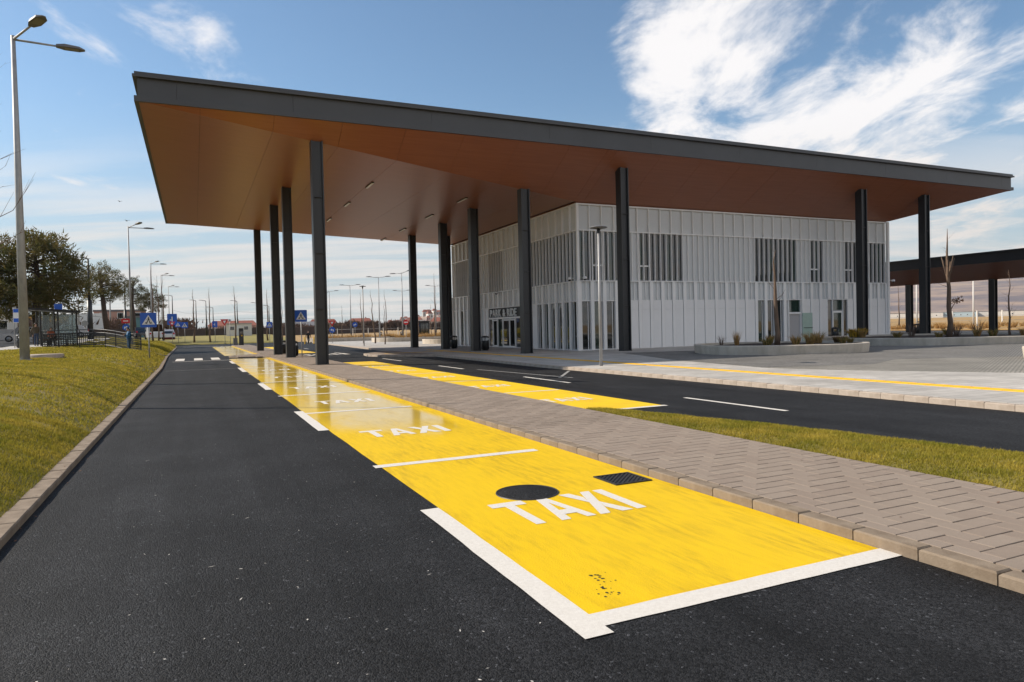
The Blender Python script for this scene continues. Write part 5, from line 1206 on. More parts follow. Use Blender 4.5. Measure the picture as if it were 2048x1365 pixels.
# ------------------------------------------------------------------ people
def person(label, x, y, z, face, joints, mats, h=1.75, hair='hair', extra=None, hat=None, group=None):
    """one continuous skinned body; joints overrides give the pose. Faces -Y before turning by face."""
    J = {'pelvis': (0, 0, .93), 'belly': (0, 0, 1.08), 'chest': (0, .01, 1.32), 'neck': (0, .0, 1.47), 'head': (0, -.02, 1.58), 'crown': (0, -.01, 1.72)}
    for s, k in ((-1, 'L'), (1, 'R')):
        J.update({k + 'hip': (s * .095, 0, .88), k + 'knee': (s * .10, -.02, .49), k + 'ankle': (s * .10, .02, .09), k + 'toe': (s * .11, -.16, .035),
                  k + 'sho': (s * .18, .01, 1.40), k + 'elb': (s * .235, .03, 1.12), k + 'wri': (s * .24, -.05, .87), k + 'palm': (s * .24, -.065, .80)})
    J.update(joints or {})
    Rr = {'pelvis': .15, 'belly': .145, 'chest': .17, 'neck': .06, 'head': .088, 'crown': .07, 'hip': .095, 'knee': .062, 'ankle': .046, 'toe': .038, 'sho': .075, 'elb': .05, 'wri': .034, 'palm': .034}
    if extra: Rr.update(extra)
    names = list(J); idx = {n: i for i, n in enumerate(names)}; vs = [Vector(J[n]) for n in names]; rad = [Rr.get(n, Rr.get(n[1:], .03)) for n in names]
    E = [('pelvis', 'belly'), ('belly', 'chest'), ('chest', 'neck'), ('neck', 'head'), ('head', 'crown')]
    for k in 'LR': E += [('pelvis', k + 'hip'), (k + 'hip', k + 'knee'), (k + 'knee', k + 'ankle'), (k + 'ankle', k + 'toe'), ('chest', k + 'sho'), (k + 'sho', k + 'elb'), (k + 'elb', k + 'wri'), (k + 'wri', k + 'palm')]
    E = [(idx[a], idx[b]) for a, b in E]
    owner = {}
    for k in 'LR':                                # four fingers and a thumb on each hand
        p = Vector(J[k + 'palm']); w = Vector(J[k + 'wri']); d = (p - w).normalized(); s = d.cross(Vector((1, 0, 0)) if abs(d.x) < .8 else Vector((0, 1, 0))).normalized(); c = d.cross(s) * (1 if k == 'L' else -1)
        for f in range(5):
            if f < 4: a = p + s * (.027 - .018 * f) + d * .02; b = a + d * (.045 if f in (1, 2) else .037) + c * .006; e = b + d * .028 + c * .018
            else: a = p - d * .02 + s * .036; b = a + s * .022 + d * .025; e = b + d * .026
            i = len(vs); vs += [a, b, e]; rad += [.011, .0095, .008]; names += [k + 'finger'] * 3; E += [(idx[k + 'palm'], i), (i, i + 1), (i + 1, i + 2)]
    # nose
    hd = Vector(J['head']); i = len(vs); fwd = Vector((0, -1, 0)); vs.append(hd + fwd * .105 + Vector((0, 0, .015))); rad.append(.012); names.append('nose'); E.append((idx['head'], i))
    me = bpy.data.meshes.new('body'); me.from_pydata(vs, E, []); o = bpy.data.objects.new('body_tmp', me); C.objects.link(o)
    o.modifiers.new('skin', 'SKIN'); sl = me.skin_vertices[0].data
    for q, r in zip(sl, rad): q.radius = (r, r * (.72 if r in (.17, .15, .145) else 1.0))
    sl[idx['pelvis']].use_root = True
    sb = o.modifiers.new('sub', 'SUBSURF'); sb.levels = 2; sb.render_levels = 2
    dg = bpy.context.evaluated_depsgraph_get(); bm_ = bpy.data.meshes.new_from_object(o.evaluated_get(dg)); bpy.data.objects.remove(o)
    for m in mats: bm_.materials.append(M[m])     # skin, top, trousers, shoes
    segs = [(names[a], vs[a], names[b], vs[b]) for a, b in E]
    def part_of(c):
        best = None
        for na, a, nb, b in segs:
            t = max(0, min(1, (c - a).dot(b - a) / max((b - a).length_squared, 1e-9))); d = (c - a.lerp(b, t)).length
            if best is None or d < best[0]: best = (d, na, nb, t)
        _, na, nb, t = best
        if nb in ('head', 'crown', 'nose') or 'finger' in nb or 'palm' in nb: return 0
        if 'ankle' in na or ('ankle' in nb and t > .9): return 3
        if 'hip' in na or 'knee' in na or 'hip' in nb: return 2
        if na == 'pelvis' and t < .25: return 2
        return 1
    for p in bm_.polygons: p.material_index = part_of(p.center); p.use_smooth = True
    k = h / 1.78
    t = thing('person', label, 'person', (x, y, z), face, group); t.scale = (k, k, k)
    place('body', bm_, t)
    mb = MB(); mb.sm = True
    hc = hd.lerp(Vector(J['crown']), .62); n = 12
    rows = []
    for a in range(6):
        ph = math.radians(-25 + a * 23)
        for b in range(n):
            th = 2 * math.pi * b / n; front = math.cos(th) if False else -math.sin(th)
            q = .104 * math.cos(ph); zz = .108 * math.sin(ph)
            if front > .3 and a < 2: zz = .108 * math.sin(math.radians(20))
            rows.append(hc + Vector((q * math.cos(th), q * math.sin(th) + .012, zz)))
    mb.add(rows, [(a * n + b, a * n + (b + 1) % n, (a + 1) * n + (b + 1) % n, (a + 1) * n + b) for a in range(5) for b in range(n)] + [tuple(range(5 * n, 6 * n))])
    mb.build('hair' if not hat else 'cap', M[hair], t)
    if hat:
        MB().poly3([hc + Vector((-.07, -.09, .03)), hc + Vector((-.05, -.19, .015)), hc + Vector((.05, -.19, .015)), hc + Vector((.07, -.09, .03))], (0, 0, .012)).build('cap_peak', M[hair], t)
    return t
coat = {'belly': .19, 'chest': .195, 'pelvis': .18, 'elb': .065, 'sho': .09}
p1 = person('person in a bulky brown coat and jeans walking at the tram stop', -10.6, 61.0, bank_z(-10.6, 61.0) + .03, math.radians(25),
       {'Lknee': (-.11, -.10, .50), 'Lankle': (-.11, -.06, .09), 'Ltoe': (-.12, -.22, .04), 'Rknee': (.10, .02, .49), 'Rankle': (.10, .16, .11), 'Rtoe': (.11, .0, .04), 'Lelb': (-.29, .05, 1.13), 'Relb': (.29, .0, 1.13), 'Rwri': (.27, -.12, .93), 'Rpalm': (.27, -.15, .87)},
       ['skin', 'coat_brown', 'jeans', 'shoe'], extra=coat)
b = thing('shoulder_bag', 'dark shoulder bag carried at the side of the person in the brown coat', 'bag', (-10.98, 60.95, bank_z(-10.6, 61.0) + .72)); MB().cbox(-.08, .08, -.16, .16, 0, .34, .03).build('bag_body', M['coat_brown'], b); MB().tube([(0, -.14, .33), (.12, -.05, .62), (.12, .05, .62), (0, .14, .33)], .012, 5).build('strap', M['black_metal'], b)
seat = {'Lhip': (-.09, 0, .55), 'Rhip': (.09, 0, .55), 'pelvis': (0, .02, .58), 'belly': (0, .03, .74), 'chest': (0, .03, .98), 'neck': (0, 0, 1.13), 'head': (0, -.03, 1.24), 'crown': (0, -.02, 1.38),
        'Lknee': (-.11, -.42, .52), 'Rknee': (.11, -.42, .52), 'Lankle': (-.11, -.40, .09), 'Rankle': (.11, -.44, .09), 'Ltoe': (-.11, -.57, .035), 'Rtoe': (.11, -.61, .035),
        'Lsho': (-.18, .02, 1.06), 'Rsho': (.18, .02, 1.06), 'Lelb': (-.24, -.02, .80), 'Relb': (.24, -.02, .80), 'Lwri': (-.14, -.24, .70), 'Rwri': (.14, -.24, .70), 'Lpalm': (-.10, -.30, .69), 'Rpalm': (.10, -.30, .69)}
a_ = math.radians(20); sx, sy = -9.9 + .25 * math.cos(a_) - .3 * math.sin(a_), 61.2 + .25 * math.sin(a_) + .3 * math.cos(a_)
person('person in a rust red jacket sitting on the tram shelter bench', sx, sy, bank_z(-10.5, 61) + .05 - .03, a_, seat, ['skin', 'rust_cloth', 'black_cloth', 'shoe'])
person('person in blue workwear and cap looking at a phone by the ramp', -3.95, 52.4, .50, math.radians(-70),
       {'head': (0, -.06, 1.57), 'crown': (0, -.075, 1.71), 'Lelb': (-.24, .0, 1.12), 'Relb': (.24, .0, 1.12), 'Lwri': (-.10, -.28, 1.18), 'Rwri': (.10, -.28, 1.20), 'Lpalm': (-.05, -.33, 1.22), 'Rpalm': (.05, -.33, 1.24)},
       ['skin', 'blue_work', 'blue_dark', 'shoe'], h=1.72, hair='blue_dark', hat=True, extra={'belly': .175, 'chest': .185, 'hip': .11, 'knee': .08, 'ankle': .06})
ca, sa = math.cos(math.radians(-70)), math.sin(math.radians(-70)); ph = thing('phone', 'dark phone in the hands of the blue clad person', 'phone', (-3.95 - sa * -.37, 52.4 + ca * -.37, 1.70), math.radians(-70)); MB().box(-.037, .037, -.005, .005, -.07, .07).build('phone_body', M['sign_black'], ph); MB().box(-.033, .033, .0052, .007, -.063, .063).build('screen', M['glass'], ph)
walk = {'Lknee': (-.10, -.16, .51), 'Lankle': (-.10, -.20, .10), 'Ltoe': (-.11, -.37, .06), 'Rknee': (.10, .05, .49), 'Rankle': (.10, .27, .16), 'Rtoe': (.11, .14, .05), 'Lelb': (-.26, .10, 1.13), 'Lwri': (-.26, .08, .90), 'Lpalm': (-.26, .06, .83), 'Relb': (.26, -.03, 1.13), 'Rwri': (.25, -.18, .93), 'Rpalm': (.25, -.22, .88)}
person('person in black walking across the far crossing', 12.7, 87.3, .0, math.radians(10), walk, ['skin', 'black_cloth', 'black_cloth', 'shoe'], group=None, extra={'elb': .06, 'chest': .185})
person('person in black half hidden behind the thickest near column', 14.0, 89.0, .0, math.radians(-30), walk, ['skin', 'black_cloth', 'black_cloth', 'shoe'], extra={'elb': .06})

# ------------------------------------------------------------------ vehicles, kiosks, boxes
def vehicle(label, cat, x, y, z, rz, L, W, H, hood, m, van=False, group='parked vehicles along the tram street'):
    t = thing('parked_' + ('van' if van else 'car'), label, cat, (x, y, z), rz, group); bh = H * (.52 if not van else .48)
    prof = [(-L / 2, .28), (-L / 2 + .05, bh), (-L / 2 + hood, bh + .06), (-L / 2 + hood + .55, H - .04), (-L / 2 + hood + 1.0, H), (L / 2 - (.12 if van else .75), H), (L / 2 - (.03 if van else .12), bh + .04), (L / 2, bh - .1), (L / 2, .28)]
    mb = MB(); n = len(prof); inset = lambda zz: W / 2 - (.12 * max(0, (zz - bh) / (H - bh)))
    vs = [(a, -inset(c), c) for a, c in prof] + [(a, inset(c), c) for a, c in prof]
    mb.add(vs, [tuple(range(n)), tuple(reversed(range(n, 2 * n)))] + [(i, n + i, n + (i + 1) % n, (i + 1) % n) for i in range(n)]); mb.build('body', M[m], t)
    wx0, wx1 = -L / 2 + hood + .55, L / 2 - (1.2 if van else .95)
    for s in (-1, 1):
        k = max(2, int((wx1 - wx0) / .8)) if not van else 1; xs = np.linspace(wx0, wx1 if not van else wx0 + .9, k + 1)
        for a, b in zip(xs, xs[1:]):
            MB().poly3([(a + .04, s * (inset(bh + .1) + .004), bh + .1), (b - .04, s * (inset(bh + .1) + .004), bh + .1), (b - .06, s * (inset(H - .12) + .004), H - .12), (a + .2, s * (inset(H - .12) + .004), H - .12)], (0, s * .008, 0)).build('side_window', M['glass'], t)
    a, c = prof[2]; a2, c2 = prof[3]; MB().poly3([(a - .01, -W / 2 + .15, c + .03), (a - .01, W / 2 - .15, c + .03), (a2 - .02, W / 2 - .22, c2 - .04), (a2 - .02, -W / 2 + .22, c2 - .04)], (-.01, 0, .01)).build('windscreen', M['glass'], t)
    a, c = prof[6]; a2, c2 = prof[5]; MB().poly3([(a + .01, -W / 2 + .15, c + .02), (a + .01, W / 2 - .15, c + .02), (a2 + .03, W / 2 - .22, c2 - .08), (a2 + .03, -W / 2 + .22, c2 - .08)], (.01, 0, .01)).build('rear_window', M['glass'], t)
    for sx_ in (-L / 2 + .85, L / 2 - .8):
        for s in (-1, 1):
            w = MB(); w.tube([(sx_, s * (W / 2 - .2), .32), (sx_, s * (W / 2 + .01), .32)], .32, 16); wo = w.build('wheel', M['tyre'], t); MB().tube([(sx_, s * (W / 2 + .005), .32), (sx_, s * (W / 2 + .02), .32)], .2, 12).build('rim', M['galv'], wo)
    for s in (-1, 1):
        MB().box(-L / 2 - .01, -L / 2 + .1, s * W * .36 - .14, s * W * .36 + .14, .62, .76).build('headlight', M['lamp_lens'], t); MB().box(L / 2 - .06, L / 2 + .012, s * W * .40 - .1, s * W * .40 + .1, .72, .95).build('tail_light', M['red'], t)
vehicle('white van parked behind the slim bare trees', 'van', -5.3, 113.0, 1.0, math.radians(-80), 5.2, 1.95, 2.2, .75, 'car_white', True)
vehicle('white car parked just beyond the white van', 'car', -3.9, 121.0, .95, math.radians(-80), 4.3, 1.75, 1.5, 1.0, 'car_white')
vehicle('silver car on the street right of the tram shelter', 'car', -13.2, 93, 1.55, math.radians(5), 4.3, 1.75, 1.45, 1.0, 'car_silver')
vehicle('pale car half hidden behind the brown coat person', 'car', -15.6, 84, 1.25, math.radians(10), 4.2, 1.75, 1.5, 1.0, 'car_silver')
vehicle('white van far behind the forked bare tree', 'van', 4.2, 240, 1.3, math.radians(5), 5.2, 1.95, 2.2, .75, 'car_white', True)
vehicle('dark car parked left of the white van', 'car', -7.2, 116.0, 1.3, math.radians(-80), 4.3, 1.75, 1.5, 1.0, 'car_dark')
t = thing('ticket_tower', 'dark tall ticket tower with a yellow spot at the island end', 'kiosk', (5.45, 94.4, IZ)); MB().box(-.27, .27, -.16, .16, 0, 2.15).build('housing', M['dark_metal'], t); MB().box(-.2, .2, -.165, -.161, 1.35, 1.75).build('screen', M['glass'], t); MB().lathe([(0, 0), (.09, 0)], 14).build('yellow_spot', M['tactile'], t, (.06, -.166, 1.2)).rotation_euler = (math.pi / 2, 0, 0)
t = thing('grey_cabinet', 'short grey cabinet left of the dark ticket tower', 'cabinet', (4.75, 94.7, IZ)); MB().box(-.25, .25, -.2, .2, 0, .85).build('housing', M['grey_box'], t); MB().box(-.28, .28, -.23, .23, .852, .9).build('lid', M['grey_box'], t)
t = thing('white_kiosk', 'pale flat roofed container kiosk with two windows on the far lawn', 'kiosk', (8.3, 150, 1.2), math.radians(-4)); MB().box(-2.4, 2.4, -1.2, 1.2, -.2, 2.2).build('wall', M['render'], t); MB().box(-2.5, 2.5, -1.3, 1.3, 2.202, 2.4).build('roof', M['grey_wall'], t)
for a in (-1.7, .9): w = MB().box(a, a + .9, -1.23, -1.2, 1.0, 1.8).build('window', M['sign_white'], t); MB().box(a + .06, a + .84, -1.236, -1.23, 1.06, 1.74).build('pane', M['glass'], w)
MB().box(-.5, .35, -1.23, -1.2, 0, 1.9).build('door', M['panel'], t)
t = thing('red_container', 'dark red waste container on the lawn by the street', 'container', (-3.6, 122.5, .85)); MB().box(-.85, .85, -.5, .5, 0, 1.25).build('body', M['red_dark'] if 'red_dark' in M else mat('dark_red_sheet', (.22, .015, .02), .5), t); MB().box(-.9, .9, -.55, .55, 1.252, 1.32).build('lid', mat('dark_red_lid', (.18, .012, .018), .5), t)
for k in range(4): MB().box(-.75 + k * .42, -.68 + k * .42, -.53, -.5, .05, 1.2).build('rib', bpy.data.materials['dark_red_sheet'], t)
t = thing('shelter_kiosk', 'dark glass kiosk right of the no entry sign', 'kiosk', (34.5, 110, .3), math.radians(-20)); MB().box(-1.0, 1.0, -.8, .8, 0, 2.5).build('housing', M['dark_metal'], t); MB().box(-.85, .85, -.83, -.8, .4, 2.2).build('glass_panel', M['glass'], t); MB().box(-1.15, 1.15, -.95, .95, 2.502, 2.62).build('roof', M['dark_metal'], t)
yb = MB(); yb.lathe([(.09, 0), (.09, .85), (.06, .92), (0, .93)], 12); me = yb.mesh('bollard', M['tactile'])
for i, (x, y) in enumerate(((11.6, 92), (13.0, 92.4), (14.2, 92.8), (14.9, 93.2))): tag(place('bollard', me, None, (x, y, .0)), ('leftmost yellow bollard left of the walking person', 'yellow bollard just right of the walking person', 'third yellow bollard of the row at the thick column', 'rightmost yellow bollard of the far row')[i], 'bollard', 'yellow bollards at the far crossing')

# ------------------------------------------------------------------ far buildings, fences, hedges
def house(label, x, y, z, w, d, h, rh, wall, roof, rz=0, wins=2, storeys=1, cat='house', group=None, flat=False, chimney=False):
    t = thing('house' if not flat else 'building', label, cat, (x, y, z), rz, group)
    MB().box(-w / 2, w / 2, -d / 2, d / 2, -.6, h).build('wall', M[wall], t)
    if flat: MB().box(-w / 2 - .15, w / 2 + .15, -d / 2 - .15, d / 2 + .15, h + .002, h + .3).build('roof', M[roof], t)
    else:
        mb = MB(); e = .35; o = .004
        mb.add([(-w / 2 - e, -d / 2 - e, h + o), (w / 2 + e, -d / 2 - e, h + o), (w / 2 + e, d / 2 + e, h + o), (-w / 2 - e, d / 2 + e, h + o), (-w / 2 + d * .2, 0, h + rh), (w / 2 - d * .2, 0, h + rh)], [(0, 1, 5, 4), (1, 2, 5), (2, 3, 4, 5), (3, 0, 4), (3, 2, 1, 0)])
        r = mb.build('roof', M[roof], t)
        if chimney: MB().box(w * .2, w * .2 + .6, -.3, .3, h + rh * .4, h + rh + .7).build('chimney', M['pink_wall'], r)
    for s in range(storeys):
        for k in range(wins):
            xx = -w / 2 + w * (k + .5) / wins; zz = s * h / storeys + h / storeys * .35; f = MB().box(xx - .55, xx + .55, -d / 2 - .03, -d / 2, zz, zz + 1.2).build('window', M['sign_white'], t); MB().box(xx - .47, xx + .47, -d / 2 - .035, -d / 2 - .03, zz + .08, zz + 1.12).build('pane', M['glass'], f)
    return t
t = house('white house with grey sloping roof and red eaves at the left picture edge', -25.0, 106, 1.5, 9, 7, 3.3, 2.2, 'render', 'roof_grey', math.radians(12), 3, cat='house', chimney=True)
MB().box(-4.9, 4.9, -3.9, -3.78, 3.1, 3.28).build('eaves', M['red'], t)
house('long ochre building with flat roof behind the street right of the shelter', -22.5, 150, 1.8, 15, 8, 3.6, 1, 'orange_wall', 'roof_grey', math.radians(8), 6, cat='building', flat=True)
house('pale pink block behind the hoarding', -13.5, 160, 1.9, 9, 7, 4.6, 1, 'pink_wall', 'roof_grey', math.radians(6), 3, 2, cat='building', flat=True)
house('teal glass pavilion behind the second street lamp', -9.0, 142, 1.8, 3.6, 4, 3.0, 1, 'teal_wall', 'roof_grey', 0, 2, cat='building', flat=True)
t = thing('hoarding', 'blank white hoarding on posts left of the leaning pine', 'billboard', (-15.2, 128, 1.7), math.radians(5)); MB().box(-2.6, 2.6, -.06, .06, .6, 3.6).build('board', M['sign_white'], t)
for a in (-2, 2): MB().box(a - .08, a + .08, .062, .2, 0, 3.6).build('post', M['grey_wall'], t)
house('reddish brown long house behind the far masts', 16, 330, 1.2, 20, 9, 3.8, 2.2, 'pink_wall', 'roof_red', math.radians(-6), 5)
house('grey blue block beside the reddish brown long house', 36, 335, 1.2, 10, 8, 4.4, 1, 'grey_wall', 'roof_grey', 0, 3, cat='building', flat=True)
house('brown shed half hidden by the first dark column', 46, 330, 1.2, 13, 8, 3.0, 2, 'pink_wall', 'roof_grey', math.radians(-8), 3)
house('yellow house with red roof beyond the field', 92, 420, 1.0, 15, 10, 5, 3.0, 'orange_wall', 'roof_red', math.radians(-20), 3, chimney=True)
house('pink house with a broad red roof left of the yellow house', 70, 420, 1.0, 17, 10, 3.6, 4.2, 'pink_wall', 'roof_red', math.radians(-20), 3)
house('white house with two windows right of the middle column', 140, 410, 1.0, 12, 8, 5, 2.6, 'render', 'roof_red', math.radians(-28), 2, chimney=True)
house('pale grey house behind the white house at the field', 158, 425, 1.0, 11, 8, 5.0, 2.6, 'grey_wall', 'roof_red', math.radians(-28), 3)
# long low sheds at the foot of the hills on the right
for i, (x, y, w, m, lab) in enumerate([(690, 495, 70, 'render', 'long white shed at the hill foot left of the tall pruned tree'), (720, 458, 34, 'pale_blue', 'pale blue shed at the hill foot behind the tall pruned tree'), (760, 420, 90, 'render', 'long white shed at the hill foot right of the white mast'), (640, 540, 40, 'render', 'short white shed at the hill foot by the left canopy column')]):
    house(lab, x, y, 1.0, w, 30, 5.0, 1, m, 'roof_grey', math.radians(-56), 6, cat='shed', flat=True, group='sheds at the foot of the hills')
def mass(name, label, pts, hgt, seed, m='shrub', dens=60, wid=3.5, leaf=.35):
    """twiggy winter shrubs growing as one belt"""
    R = random.Random(seed); mb = MB()
    for (x0, y0, z0), (x1, y1, z1) in zip(pts, pts[1:]):
        L = math.hypot(x1 - x0, y1 - y0); n = int(L * dens / 10)
        for i in range(n):
            f = R.random(); c = Vector((x0 + (x1 - x0) * f + R.gauss(0, wid * .3), y0 + (y1 - y0) * f + R.gauss(0, wid * .3), z0 + (z1 - z0) * f)); hh = hgt * (.65 + .5 * mnoise.noise((c.x * .09, c.y * .09, seed)) + R.uniform(-.1, .1))
            for k in range(14):
                p = c + Vector((R.gauss(0, .9), R.gauss(0, .9), R.uniform(0, 1) ** .7 * hh)); q = Vector((R.gauss(0, .6), R.gauss(0, .6), 1)).normalized(); w = q.orthogonal().normalized() * leaf * R.uniform(.3, .7)
                mb.add([p - w, p + w, p + q * leaf * R.uniform(1.5, 4)], [(0, 1, 2)])
    tag(mb.build(name, M[m]), label, 'hedge', None, 'stuff')
mass('shrub_belt', 'belt of bare brown shrubs along the far edge of the field', [(60, 395, .9), (110, 390, .9), (180, 370, .9)], 6.0, 3, leaf=.75, dens=70)
mass('shrub_belt', 'bare brown shrubs behind the fence of the far lawn', [(-20, 182, 1.1), (0, 184, 1.1), (36, 188, 1.1)], 2.6, 4, leaf=.35, dens=50)
mass('shrub_clump', 'tall brown bush left of the poplar-like bare tree', [(-5.5, 200, 1.1), (-1.5, 202, 1.1)], 6.0, 6, leaf=.45, dens=190, wid=4)
mass('shrub_belt', 'bare trees and shrubs behind the street at the tram shelter', [(-36, 118, 1.6), (-20, 128, 1.6), (-12, 134, 1.6)], 3.4, 8, leaf=.35, dens=70)
def fence(label, pts, h, step, m_post, m_board, board, rails=(.3, .95), group=None, pr=.05):
    t = thing('fence', label, 'fence', (0, 0, 0), 0, group); me = MB().box(-pr, pr, -pr, pr, -.3, h).mesh('post', M[m_post])
    for (x0, y0, z0), (x1, y1, z1) in zip(pts, pts[1:]):
        n = max(1, int(math.hypot(x1 - x0, y1 - y0) / step))
        for i in range(n + 1): place('post', me, t, (x0 + (x1 - x0) * i / n, y0 + (y1 - y0) * i / n, z0 + (z1 - z0) * i / n))
        if board: MB().poly3([(x0, y0, z0 - .3), (x1, y1, z1 - .3), (x1, y1, z1 + h * .94), (x0, y0, z0 + h * .94)], (0.02, .05, 0)).build('board_panel', M[m_board], t)
        for q in rails: MB().tube([(x0, y0, z0 + h * q), (x1, y1, z1 + h * q)], .022, 5).build('rail', M[m_board], t)
fence('dark timber fence along the back of the far lawn', [(-3, 176, 1.1), (16, 174, 1.1), (44, 178, 1.1)], 1.7, 2.0, 'fence_dark', 'fence_dark', True)
fence('low grey wall and fence in front of the white house', [(-34, 92, 1.3), (-17, 96, 1.4)], 1.3, 2.2, 'grey_wall', 'grey_wall', True)
fence('dark street fence behind the tram shelter', [(-24, 118, 1.5), (-8, 128, 1.6)], 1.2, 2.2, 'fence_dark', 'fence_dark', True)
fence('pale post and wire fence in front of the dry field on the right', [(92, 92, .1), (109, 74, .1), (121, 62, .1), (132, 50, .1)], 2.4, 3.0, 'render', 'galv', False, (.35, .65, .95), pr=.08)
fence('pale post and wire fence along the far edge of the plaza beds', [(20, 122, .3), (60, 120, .3), (80, 118, .3)], 1.7, 2.6, 'render', 'galv', False, (.4, .9), pr=.05)
for lab, x, y, h in (('tall white mast between tall tree and right canopy column', 108.5, 66.5, 7.5), ('white mast beyond the low canopy behind its left column', 98, 77.2, 7.0), ('thin white mast hidden behind the tall pruned tree', 104, 72.5, 7.0), ('reddish wooden mast at the right edge beyond the low canopy', 114, 62, 8.0)):
    t = thing('mast', lab, 'mast', (x, y, .0), 0, 'masts beyond the low canopy'); MB().tube([(0, 0, -.3), (0, 0, h)], [.14, .09], 10).build('pole', M['render'] if 'white' in lab else M['bark'], t); MB().box(-.25, .25, -.25, .25, -.3, .12).build('footing', M['concrete'], t)

def hills():
    mb = MB(); mb.sm = True; az = np.radians(np.linspace(30, 84, 110)); ds = [2600, 3000, 3400, 3800, 4200, 4600, 5000, 5400, 5900, 6500]
    vs = []
    for a in az:
        for i, d in enumerate(ds):
            x, y = d * math.sin(a), d * math.cos(a); f = i / (len(ds) - 1)
            z = 1 + 330 * sstep(0, .85, f) * (.8 + .25 * mnoise.noise((x * .0007, y * .0007, 2))) * sstep(30, 40, math.degrees(a)) + 38 * f * mnoise.noise((x * .0022, y * .0022, 7)) + 14 * f * mnoise.noise((x * .006, y * .006, 1))
            vs.append((x, y, z))
    n = len(ds); mb.add(vs, [(j * n + i, j * n + i + 1, (j + 1) * n + i + 1, (j + 1) * n + i) for j in range(len(az) - 1) for i in range(n - 1)])
    structure(mb.build('hills', M['hill']))
    # low rise with the town in the middle distance
    def rz_(x, y):
        a = math.degrees(math.atan2(x, y)); d = math.hypot(x, y); return 1 + 42 * sstep(700, 1500, d) * sstep(12, 21, a) * (1 - sstep(29, 38, a)) + 5 * mnoise.noise((x * .004, y * .004, 4)) * sstep(700, 1500, d)
    mb = MB(); mb.sm = True; vs = []; az = np.radians(np.linspace(8, 42, 50)); ds = [650, 750, 850, 950, 1050, 1150, 1250, 1400, 1600]
    for a in az:
        for d in ds: vs.append((d * math.sin(a), d * math.cos(a), rz_(d * math.sin(a), d * math.cos(a))))
    n = len(ds); mb.add(vs, [(j * n + i, j * n + i + 1, (j + 1) * n + i + 1, (j + 1) * n + i) for j in range(len(az) - 1) for i in range(n - 1)])
    structure(mb.build('terrain', M['hill']))
    R = random.Random(9); base = {}
    for wm in ('render', 'pink_wall', 'grey_wall'):
        base[wm] = (MB().box(-5, 5, -4, 4, -4, 6).mesh('wall', M[wm]), MB().add([(-5.5, -4.5, 6.01), (5.5, -4.5, 6.01), (5.5, 4.5, 6.01), (-5.5, 4.5, 6.01), (-3, 0, 9), (3, 0, 9)], [(0, 1, 5, 4), (1, 2, 5), (2, 3, 4, 5), (3, 0, 4), (3, 2, 1, 0)]).mesh('roof', M['roof_red']), MB().box(-3.6, -1.6, -4.05, -4.0, 2, 4).box(1.6, 3.6, -4.05, -4.0, 2, 4).mesh('window', M['glass']))
    for k in range(60):
        a = math.radians(R.uniform(14.5, 27)); d = R.uniform(950, 1550); x, y = d * math.sin(a), d * math.cos(a); wm = R.choice(('render', 'render', 'pink_wall', 'grey_wall'))
        t = thing('house', 'one of the tiny houses of the town on the far rise', 'house', (x, y, rz_(x, y)), R.uniform(-.6, .3), 'houses of the far town'); s = R.uniform(.55, 1.0); t.scale = (s, s, s * R.uniform(.9, 1.6))
        for nm, me in zip(('wall', 'roof', 'window'), base[wm]): place(nm, me, t)
hills()

# ------------------------------------------------------------------ grass blades
def grass(name, label, n, sampler, zf, h0, h1, w_of, seed, m='blade'):
    r = np.random.RandomState(seed); xy = sampler(r, n); n = len(xy)
    z = np.array([zf(x, y) for x, y in xy]); a = r.uniform(0, 2 * np.pi, n); h = r.uniform(h0, h1, n); d = np.hypot(xy[:, 0], xy[:, 1]); w = w_of(d); la = r.uniform(0, 2 * np.pi, n); ln = h * r.uniform(.2, 1.0, n)
    v = np.empty((n, 3, 3)); b = np.c_[xy, z - .005]; s = np.c_[np.cos(a) * w, np.sin(a) * w, np.zeros(n)]
    v[:, 0] = b - s; v[:, 1] = b + s; v[:, 2] = b + np.c_[np.cos(la) * ln, np.sin(la) * ln, h]
    me = bpy.data.meshes.new(name); me.vertices.add(3 * n); me.vertices.foreach_set('co', v.ravel()); me.loops.add(3 * n); me.loops.foreach_set('vertex_index', np.arange(3 * n, dtype=np.int32)); me.polygons.add(n); me.polygons.foreach_set('loop_start', np.arange(0, 3 * n, 3, dtype=np.int32))
    me.update(calc_edges=True); me.validate(); me.materials.append(M[m]); o = place(name, me); tag(o, label, 'grass', None, 'stuff')
def s_bank(y0, y1, dmax):
    def f(r, n):
        y = r.uniform(y0, y1, n); d = dmax * r.uniform(0, 1, n); xk = np.array([interp(LK, min(q, 100)) - .155 for q in y]) - .02; x = xk - d
        keep = ~((np.abs(y - 56.2 - (-(x + 2) * .2)) < 1.15) & (x < -1.9) & (x > -8.0)) & (x > (-9.0 if y0 >= 40 else -99)); return np.c_[x, y][keep]
    return f
grass('grass', 'short green and yellow grass of the bank beside the near kerb', 130000, s_bank(4.5, 13, 4.2), bank_z, .025, .055, lambda d: .0022 + .00035 * d, 1)
grass('grass', 'short grass of the bank around the tall lamp', 110000, s_bank(13, 30, 9), bank_z, .025, .06, lambda d: .003 + .00055 * d, 2)
grass('grass', 'short grass of the bank at the ramp and along the far kerb', 70000, s_bank(30, 106, 8), bank_z, .04, .10, lambda d: .003 + .0007 * d, 3)
VG = [(9.2, -10), (8.75, 0), (8.37, 4.6), (8.11, 5.9), (7.88, 7.3), (7.42, 8.9), (6.9, 10.7), (6.6, 11.05)]
def verge_z(x, y): return IZ - .01 + .045 * sstep(0, .4, min(x - IX1, interp(VG, y) - x)) + .012 * mnoise.noise((x * 2, y * 2, 0))
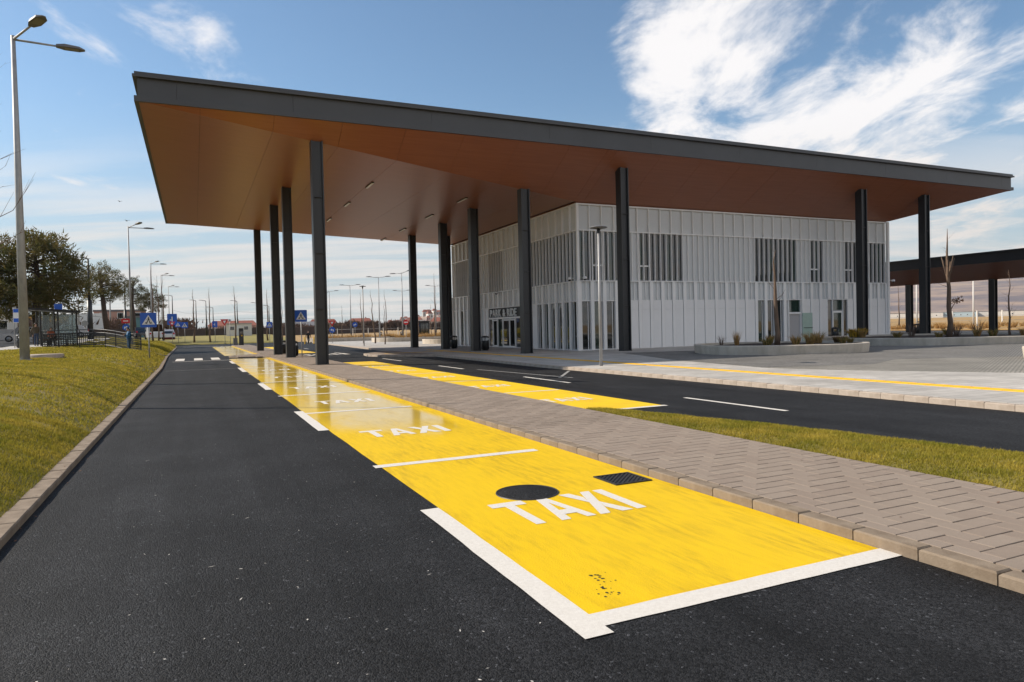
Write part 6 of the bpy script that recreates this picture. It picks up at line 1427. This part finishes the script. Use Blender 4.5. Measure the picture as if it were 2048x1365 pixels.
def s_verge(r, n):
    y = r.uniform(-2, 11.05, n); xr = np.array([interp(VG, q) for q in y]); x = IX1 + r.uniform(0, 1, n) * 2.6; k = x < xr; return np.c_[x, y][k]
mb = MB(); mb.sm = True; ys = list(np.arange(-10, 11.1, .35)); vs = []
for y in ys:
    for k in range(7): x = IX1 + (interp(VG, y) - IX1) * k / 6; vs.append((x, y, verge_z(x, y) if 0 < k < 6 else .06))
    vs.append((interp(VG, y) + .02, y, -.02))
mb.add(vs, [(j * 8 + i, j * 8 + i + 1, (j + 1) * 8 + i + 1, (j + 1) * 8 + i) for j in range(len(ys) - 1) for i in range(7)]); structure(mb.build('verge', M['grass_soil']))
grass('grass', 'strip of short yellowish grass between the brown pavers and the second road', 150000, s_verge, verge_z, .02, .05, lambda d: .0024 + .0003 * d, 4)

# ------------------------------------------------------------------ birds
for lab, x, y, z, s in (('upper small dark bird right of the second lamp head', -9.0, 112, 20.6, 1.0), ('lower small dark bird right of the second lamp pole', -8.2, 112, 17.9, 1.2)):
    t = thing('bird', lab, 'bird', (x, y, z), .6); t.scale = (s, s, s)
    MB().tube([(0, -.2, 0), (0, -.08, .01), (0, .06, .01), (0, .22, 0)], [.012, .055, .05, .012], 8).build('body', M['sign_black'], t)
    for q in (-1, 1): MB().add([(0, -.08, .03), (0, .08, .03), (q * .22, .06, .10), (q * .22, -.08, .11), (q * .42, .05, .05)], [(0, 1, 2, 3), (3, 2, 4)]).build('wing', M['sign_black'], t)

# ------------------------------------------------------------------ air
def haze():
    m = bpy.data.materials.new('haze'); m.use_nodes = True; nt = m.node_tree; nt.nodes.clear(); out = nt.nodes.new('ShaderNodeOutputMaterial'); v = nt.nodes.new('ShaderNodeVolumePrincipled')
    v.inputs['Color'].default_value = (.86, .88, .92, 1); v.inputs['Density'].default_value = 4.5e-5; v.inputs['Anisotropy'].default_value = 0.2; nt.links.new(v.outputs[0], out.inputs['Volume'])
    o = MB().box(-7050, 7050, -7050, 7050, -12, 420).build('haze', m); tag(o, None, None, None, 'stuff')
haze()
